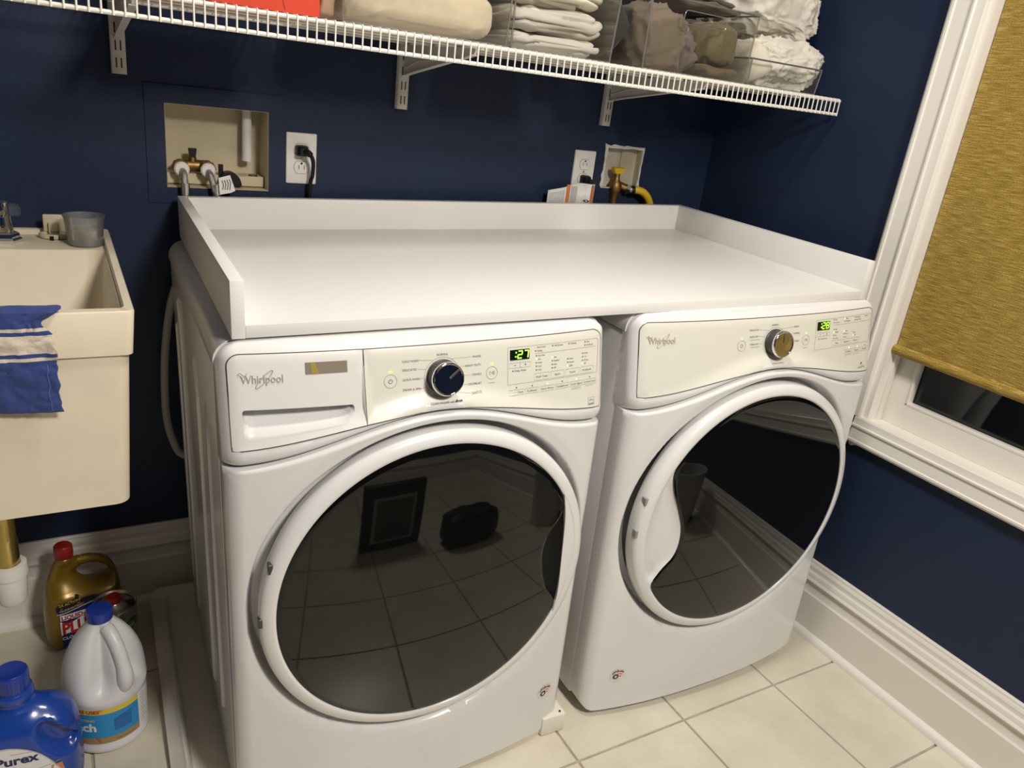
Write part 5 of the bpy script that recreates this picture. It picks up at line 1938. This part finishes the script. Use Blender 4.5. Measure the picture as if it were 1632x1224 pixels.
rings(bm, [[(-0.048 + a * w, 0.043 + b_ * 0.005, z) for a, b_ in ((-1, -1), (1, -1), (1, 1), (-1, 1))] for z, w in ((0.054, 0.004), (0.060, 0.006), (0.078, 0.0085), (0.0795, 0.0080))])
obj('valve_lever', bm, M_black, vb)
bm = B()
rings(bm, [[(0.004 + sh, 0.028, z) for sh in (0, 0.010)] + [(0.004 + sh, 0.034, z) for sh in (0.010, 0)] for z in (0.018, 0.050)])
obj('black_tab', bm, M_black, vb)
bm = B()
prof = [(0.0, 0.002)] + [(0.026 * cos(radians(a)) , 0.004 + 0.032 * sin(radians(a))) for a in range(0, 181, 12)]
rings(bm, [[(0.026 + p[0], 0.016, p[1]) for p in prof[1:]], [(0.026 + p[0], 0.040, p[1]) for p in prof[1:]]])
obj('drain_elbow', bm, M_black, vb)
bm = B()
lathe(bm, [(0.012, 0.0), (0.012, 0.022), (0.009, 0.026)], 14, (0.082, 0.045, 0.003))
obj('threaded_plug', bm, M_brass, vb)

def hose_loc(dx):
    return (cx + dx, 0.0, VB[2])
for (dx, lab, x2) in ((-0.076, 'left braided steel water hose hanging from the valve box', -0.073), (-0.022, 'right braided steel water hose with a paper tag at the valve box', -0.009)):
    t = thing('water_hose', lab, 'hose', (cx, 0, VB[2]), group='water hoses at the valve box')
    bm = B()
    tube(bm, spline([(dx, 0.012, 0.038), (dx + 0.002, -0.010, 0.030), (dx + (x2 - dx) * 0.6, -0.022, 0.004), (x2, -0.022, -0.030), (x2, -0.020, -0.16), (x2, -0.020, -0.45)], 8), 0.0072, 12)
    obj('braided_sleeve', bm, M_steel, t)
    bm = B()
    lathe(bm, [(0.012, 0.004), (0.0150, -0.001), (0.0160, -0.009), (0.0130, -0.013)], 18, (dx, 0.012, 0.038), axis='Y')
    obj('hose_washer', bm, M_white, t)
    bm = B()
    tube(bm, [(x2 - 0.001, -0.0222, 0.013), (x2, -0.0222, -0.014)], 0.0095, 14)
    obj('ferrule', bm, M_satin, t)
    if dx > -0.05:
        bm = B()
        q = [(x2 + 0.002, 0.029), (x2 + 0.026, 0.036), (x2 + 0.037, 0.003), (x2 + 0.028, -0.002), (x2 + 0.004, -0.007)]
        rings(bm, [[(p[0], -0.034, p[1]) for p in q], [(p[0], -0.0335, p[1]) for p in q]])
        tg = obj('paper_tag', bm, M_whitep, t, smooth=False)
        d = Decal(lambda a, b_, off: (a, -0.034 - off, b_), [])
        for k in range(4):
            d.line([(x2 + 0.010 + 0.005 * k, 0.004), (x2 + 0.012 + 0.005 * k, 0.014 + 0.002 * k), (x2 + 0.009 + 0.005 * k, 0.024 + 0.001 * k)], 0.0020, M_ink, 0.0005)
        d.build('tag_print', tg)

def outlet(x, ztp, lab, plug_low):
    t = thing('wall_outlet', lab, 'outlet', (x + 0.035, 0, ztp - 0.1143 / 2), group='white duplex outlets on the back wall')
    bm = B()
    rings(bm, [[(p[0], -d_, p[1]) for p in rrect(-0.035 + i_, 0.035 - i_, -0.057 + i_, 0.057 - i_, 0.003, 3)] for i_, d_ in ((0, 0), (0, 0.003), (0.0012, 0.0050), (0.003, 0.0056))])
    obj('cover_plate', bm, M_white, t, angle=40)
    for s in (-1, 1):
        bm = B()
        pts = []
        for k in range(40):
            a = 2 * pi * k / 40
            pts.append((0.0168 * cos(a), max(-0.0135, min(0.0135, 0.0168 * sin(a))) + s * 0.0195))
        rings(bm, [[(p[0], -0.0050, p[1]) for p in pts], [(p[0], -0.0068, p[1]) for p in pts]], True, False, True)
        rc = obj('receptacle', bm, M_white, t, angle=40)
        dd = Decal(lambda a, b_, off: (a, -0.0068 - off, b_), [])
        dd.line([(0.0175 * cos(2 * pi * k / 40), max(-0.0141, min(0.0141, 0.0175 * sin(2 * pi * k / 40))) + s * 0.0195) for k in range(40)], 0.0010, M_greyp, -0.0008, closed=True)
        dd.rect(-0.0070, -0.0054, s * 0.0195 - 0.0040, s * 0.0195 + 0.0050, M_slot, 0.0003)
        dd.rect(0.0054, 0.0070, s * 0.0195 - 0.0040, s * 0.0195 + 0.0050, M_slot, 0.0003)
        dd.disc(0, s * 0.0195 + 0.0092, 0.0026, M_slot, 0.0003)
        dd.build('slots', rc)
    bm = B()
    lathe(bm, [(0.003, -0.0055), (0.003, -0.0068)], 12, (0, 0, 0), axis='Y')
    obj('screw', bm, M_satin, t)
    return t
outlet(0.2345, 1.1825, 'white duplex outlet right of the valve box with a black plug', False)
outlet(1.0260, 1.1968, 'white duplex outlet left of the gas valve with a black plug', True)

def plug(x, z, lab, side, drop):
    t = thing('power_cord', lab, 'plug', (x, 0, z))
    bm = B()
    rings(bm, [[(a * w, y, b_ * h) for a, b_ in ((-1, -0.8), (-0.7, -1), (0.7, -1), (1, -0.8), (1, 0.8), (0.7, 1), (-0.7, 1), (-1, 0.8))] for y, w, h in ((-0.0070, 0.0125, 0.0120), (-0.016, 0.0135, 0.0125), (-0.026, 0.0120, 0.0110), (-0.032, 0.0080, 0.0080))])
    obj('plug_head', bm, M_black, t, angle=40)
    bm = B()
    tube(bm, spline([(0.0, -0.024, 0.0), (side * 0.010, -0.034, -0.002), (side * 0.020, -0.036, -0.018), (side * 0.022, -0.028, -0.050), (side * 0.018, -0.020, -0.10), (side * 0.016, -0.018, -drop)], 8), [0.0072] * 12 + [0.0046] * 29, 10)
    obj('cord', bm, M_black, t)
    return t
plug(0.2675, 1.1440, 'black power cord plugged into the left outlet', 1, 0.35)
plug(1.0630, 1.1185, 'black plug in the right outlet partly behind a paper tag', 0.6, 0.30)

tg = thing('warning_tag', 'white paper warning tag with orange bands below the right outlet', 'paper tag', (1.012, -0.034, 1.060))
bm = B()
def tagy(x):
    return 0.004 * sin(x * 60) - 0.012 * smooth01((x - 0.035) / 0.02) * (1 - smooth01((x - 0.05) / 0.02))
cols = []
for k in range(17):
    u = k / 16
    x = -0.076 + 0.148 * u
    ztp_ = 0.027 + 0.024 * min(1, u * 1.5)
    cols.append([(x, tagy(x), -0.030), (x, tagy(x), ztp_)])
rings(bm, cols, False, False, False)
tb = obj('tag_sheet', bm, M_whitep, tg)
tb.modifiers.new('thick', 'SOLIDIFY').thickness = 0.0005
d = Decal(lambda a, b_, off: (a, tagy(a) - 0.0006 - off, b_), [])
for x0, x1 in ((-0.022, -0.009), (0.057, 0.070)):
    d.rect(x0, x1, -0.030, 0.046, M_orange, 0.0004, 2)
for k in range(12):
    x = -0.070 + 0.0038 * k
    d.line([(x, -0.022), (x, 0.020 + 0.001 * k)], 0.0013, M_greyp, 0.0004)
for k in range(7):
    x = -0.004 + 0.0036 * k
    d.line([(x, -0.024), (x, 0.042)], 0.0013, M_greyp, 0.0004)
d.disc(0.047, 0.004, 0.0065, M_blackp, 0.0004, 16, 0.0036)
d.disc(0.047, 0.004, 0.0028, M_whitep, 0.0006, 12, 0.0018)
d.build('tag_print', tb)

# rough opening with the gas valve
go = struct(thing('trim_1', '', ''))
del go['label'], go['category']
go.location = ((GB[0] + GB[1]) / 2, 0, GB[2])
gxc = (GB[0] + GB[1]) / 2
gw, gh_ = (GB[1] - GB[0]) / 2, GB[3] - GB[2]
bm = B()
q4 = [(-gw, 0), (gw, 0), (gw, gh_), (-gw, gh_)]
q5 = [(p[0] * 0.985, gh_ / 2 + (p[1] - gh_ / 2) * 0.985) for p in q4]
rings(bm, [[(p[0], -0.0002, p[1]) for p in q5], [(p[0], 0.026, p[1]) for p in q5]], True, False, True)
obj('bare_recess', bm, M_plaster, go, smooth=False)
bm = B()
box(bm, 0.006, 0.050, 0.0225, 0.0258, 0.002, gh_ - 0.002)
obj('recess_stud', bm, mat('pale_stud', (0.44, 0.39, 0.29), 0.8), go)
bm = B()
rnd = random.Random(7)
pts_i, pts_o = [], []
per = []
for (a, b_), (c_, d_) in zip(q4, q4[1:] + q4[:1]):
    for k in range(9):
        per.append((a + (c_ - a) * k / 9, b_ + (d_ - b_) * k / 9))
ri, ro = [], []
for p in per:
    ux, uz = p[0] / gw, (p[1] - gh_ / 2) / (gh_ / 2)
    ri.append((p[0] - ux * rnd.uniform(0.001, 0.0045), -0.0004, p[1] - uz * rnd.uniform(0.001, 0.0045)))
    k = rnd.uniform(0.002, 0.0075) if uz > -0.9 else 0.001
    ro.append((p[0] + ux * k, -0.0004, p[1] + uz * k))
rings(bm, [[(p[0], 0.006, p[2]) for p in ri], [(p[0], -0.0022, p[2]) for p in ri], [(p[0] * .5 + q[0] * .5, -0.0030, p[2] * .5 + q[2] * .5) for p, q in zip(ri, ro)], [(p[0], 0.0, p[2]) for p in ro]], True, False, False)
obj('torn_edge', bm, M_chalk, go, smooth=False)

gv = thing('gas_valve', 'brass gas valve with yellow lever in the rough wall opening', 'valve', (1.180, -0.005, 1.090))
bm = B()
lathe(bm, [(0.0135, -0.045), (0.0135, -0.012), (0.0150, -0.004), (0.0185, 0.006), (0.0190, 0.018), (0.0150, 0.028), (0.0100, 0.034), (0.0085, 0.042), (0.0085, 0.056)], 14, (0, 0, 0))
tube(bm, [(0.012, -0.002, 0.018), (0.030, -0.010, 0.012)], [0.012, 0.0115], 12)
obj('valve_body', bm, M_brass, gv, angle=30)
bm = B()
rings(bm, [[(a * w, b_ * 0.010, z) for a, b_ in ((-1, -1), (1, -1), (1, 1), (-1, 1))] for z, w in ((0.050, 0.011), (0.056, 0.0175), (0.066, 0.0190), (0.0690, 0.017))])
bmesh.ops.bevel(bm, geom=bm.edges[:], offset=0.002, segments=2, affect='EDGES')
obj('valve_lever', bm, M_yhose, gv)
bm = B()
tube(bm, [(0.030, -0.010, 0.012), (0.040, -0.014, 0.010)], [0.0150, 0.0150], 6)
tube(bm, [(0.040, -0.014, 0.010), (0.052, -0.018, 0.008)], [0.0115, 0.0115], 12)
obj('flare_nut', bm, M_satin, gv, angle=20)
gh2 = thing('gas_hose', 'yellow flexible gas hose curving down behind the countertop', 'hose', (1.180, -0.005, 1.090))
bm = B()
tube(bm, spline([(0.050, -0.017, 0.008), (0.066, -0.022, 0.010), (0.090, -0.026, 0.002), (0.112, -0.028, -0.022), (0.122, -0.028, -0.060), (0.124, -0.026, -0.14)], 8), 0.0112, 14)
obj('hose_sleeve', bm, M_yhose, gh2)
bm = B()
tube(bm, [(0.046, -0.0160, 0.0085), (0.056, -0.0190, 0.0092)], 0.0130, 12)
obj('hose_nut', bm, M_black, gh2)

dh_ = thing('drain_hose', 'grey corrugated drain hose looping beside the washing machine', 'hose', (-0.03, -0.08, 0.30))
bm = B()
tube(bm, spline([(0.060, 0.030, 0.60), (0.012, 0.022, 0.535), (-0.012, 0.010, 0.42), (-0.020, 0.002, 0.30), (-0.017, -0.002, 0.22), (0.000, -0.006, 0.155), (0.020, -0.008, 0.135)], 10), 0.0085, 12)
obj('hose_tube', bm, M_cableg, dh_)

# ------------------------------------------------------------------ what the door glass mirrors, behind the viewer
wb = thing('waste_bin', 'pale round waste bin mirrored in both machine doors', 'bin', (1.345, -1.745, 0.0))
bm = B()
lathe(bm, [(0.085, 0.002), (0.090, 0.0), (0.105, 0.31), (0.108, 0.318), (0.101, 0.318), (0.086, 0.010), (0.0, 0.010)], 40, cap1=False)
obj('bin_body', bm, mat('beige_bin', (0.62, 0.60, 0.55), 0.4), wb, angle=50)
bm = B()
lathe(bm, [(0.020, 0.0), (0.022, -0.004), (0.012, -0.012), (0.0, -0.013)], 18, (-0.055, 0.0, 0.032), axis='Y', cap1=False)
for v in bm.verts:
    v.co = Matrix.Rotation(radians(140), 3, 'Z') @ (v.co + Vector((0.055, -0.093, 0)))
obj('pedal', bm, M_black, wb)

fp = thing('framed_picture', 'black framed picture standing on the floor, mirrored in the washer door', 'picture', (0.45, -1.97, 0.0), (radians(8), 0, radians(172)))
bm = B()
box(bm, -0.165, 0.165, -0.012, 0.02, 0.0, 0.40, 0.006, 2)
obj('frame', bm, M_black, fp)
bm = B()
box(bm, -0.115, 0.115, -0.016, -0.010, 0.055, 0.330, 0.002, 1)
obj('mat_board', bm, mat('mat_cream', (0.50, 0.48, 0.42), 0.6), fp)
bm = B()
box(bm, -0.098, 0.098, -0.0185, -0.0155, 0.072, 0.312, 0.001, 1)
obj('print', bm, M_photo, fp)

bg = cloth('black_bag', 'slumped black bag on the floor, mirrored in the washer door', 'bag', (0.87, -1.86, 0.0), (0.32, 0.20, 0.20), M_black, 77, amp=0.012, freq=6, e1=0.6, e2=0.5, nu=60, nv=36)
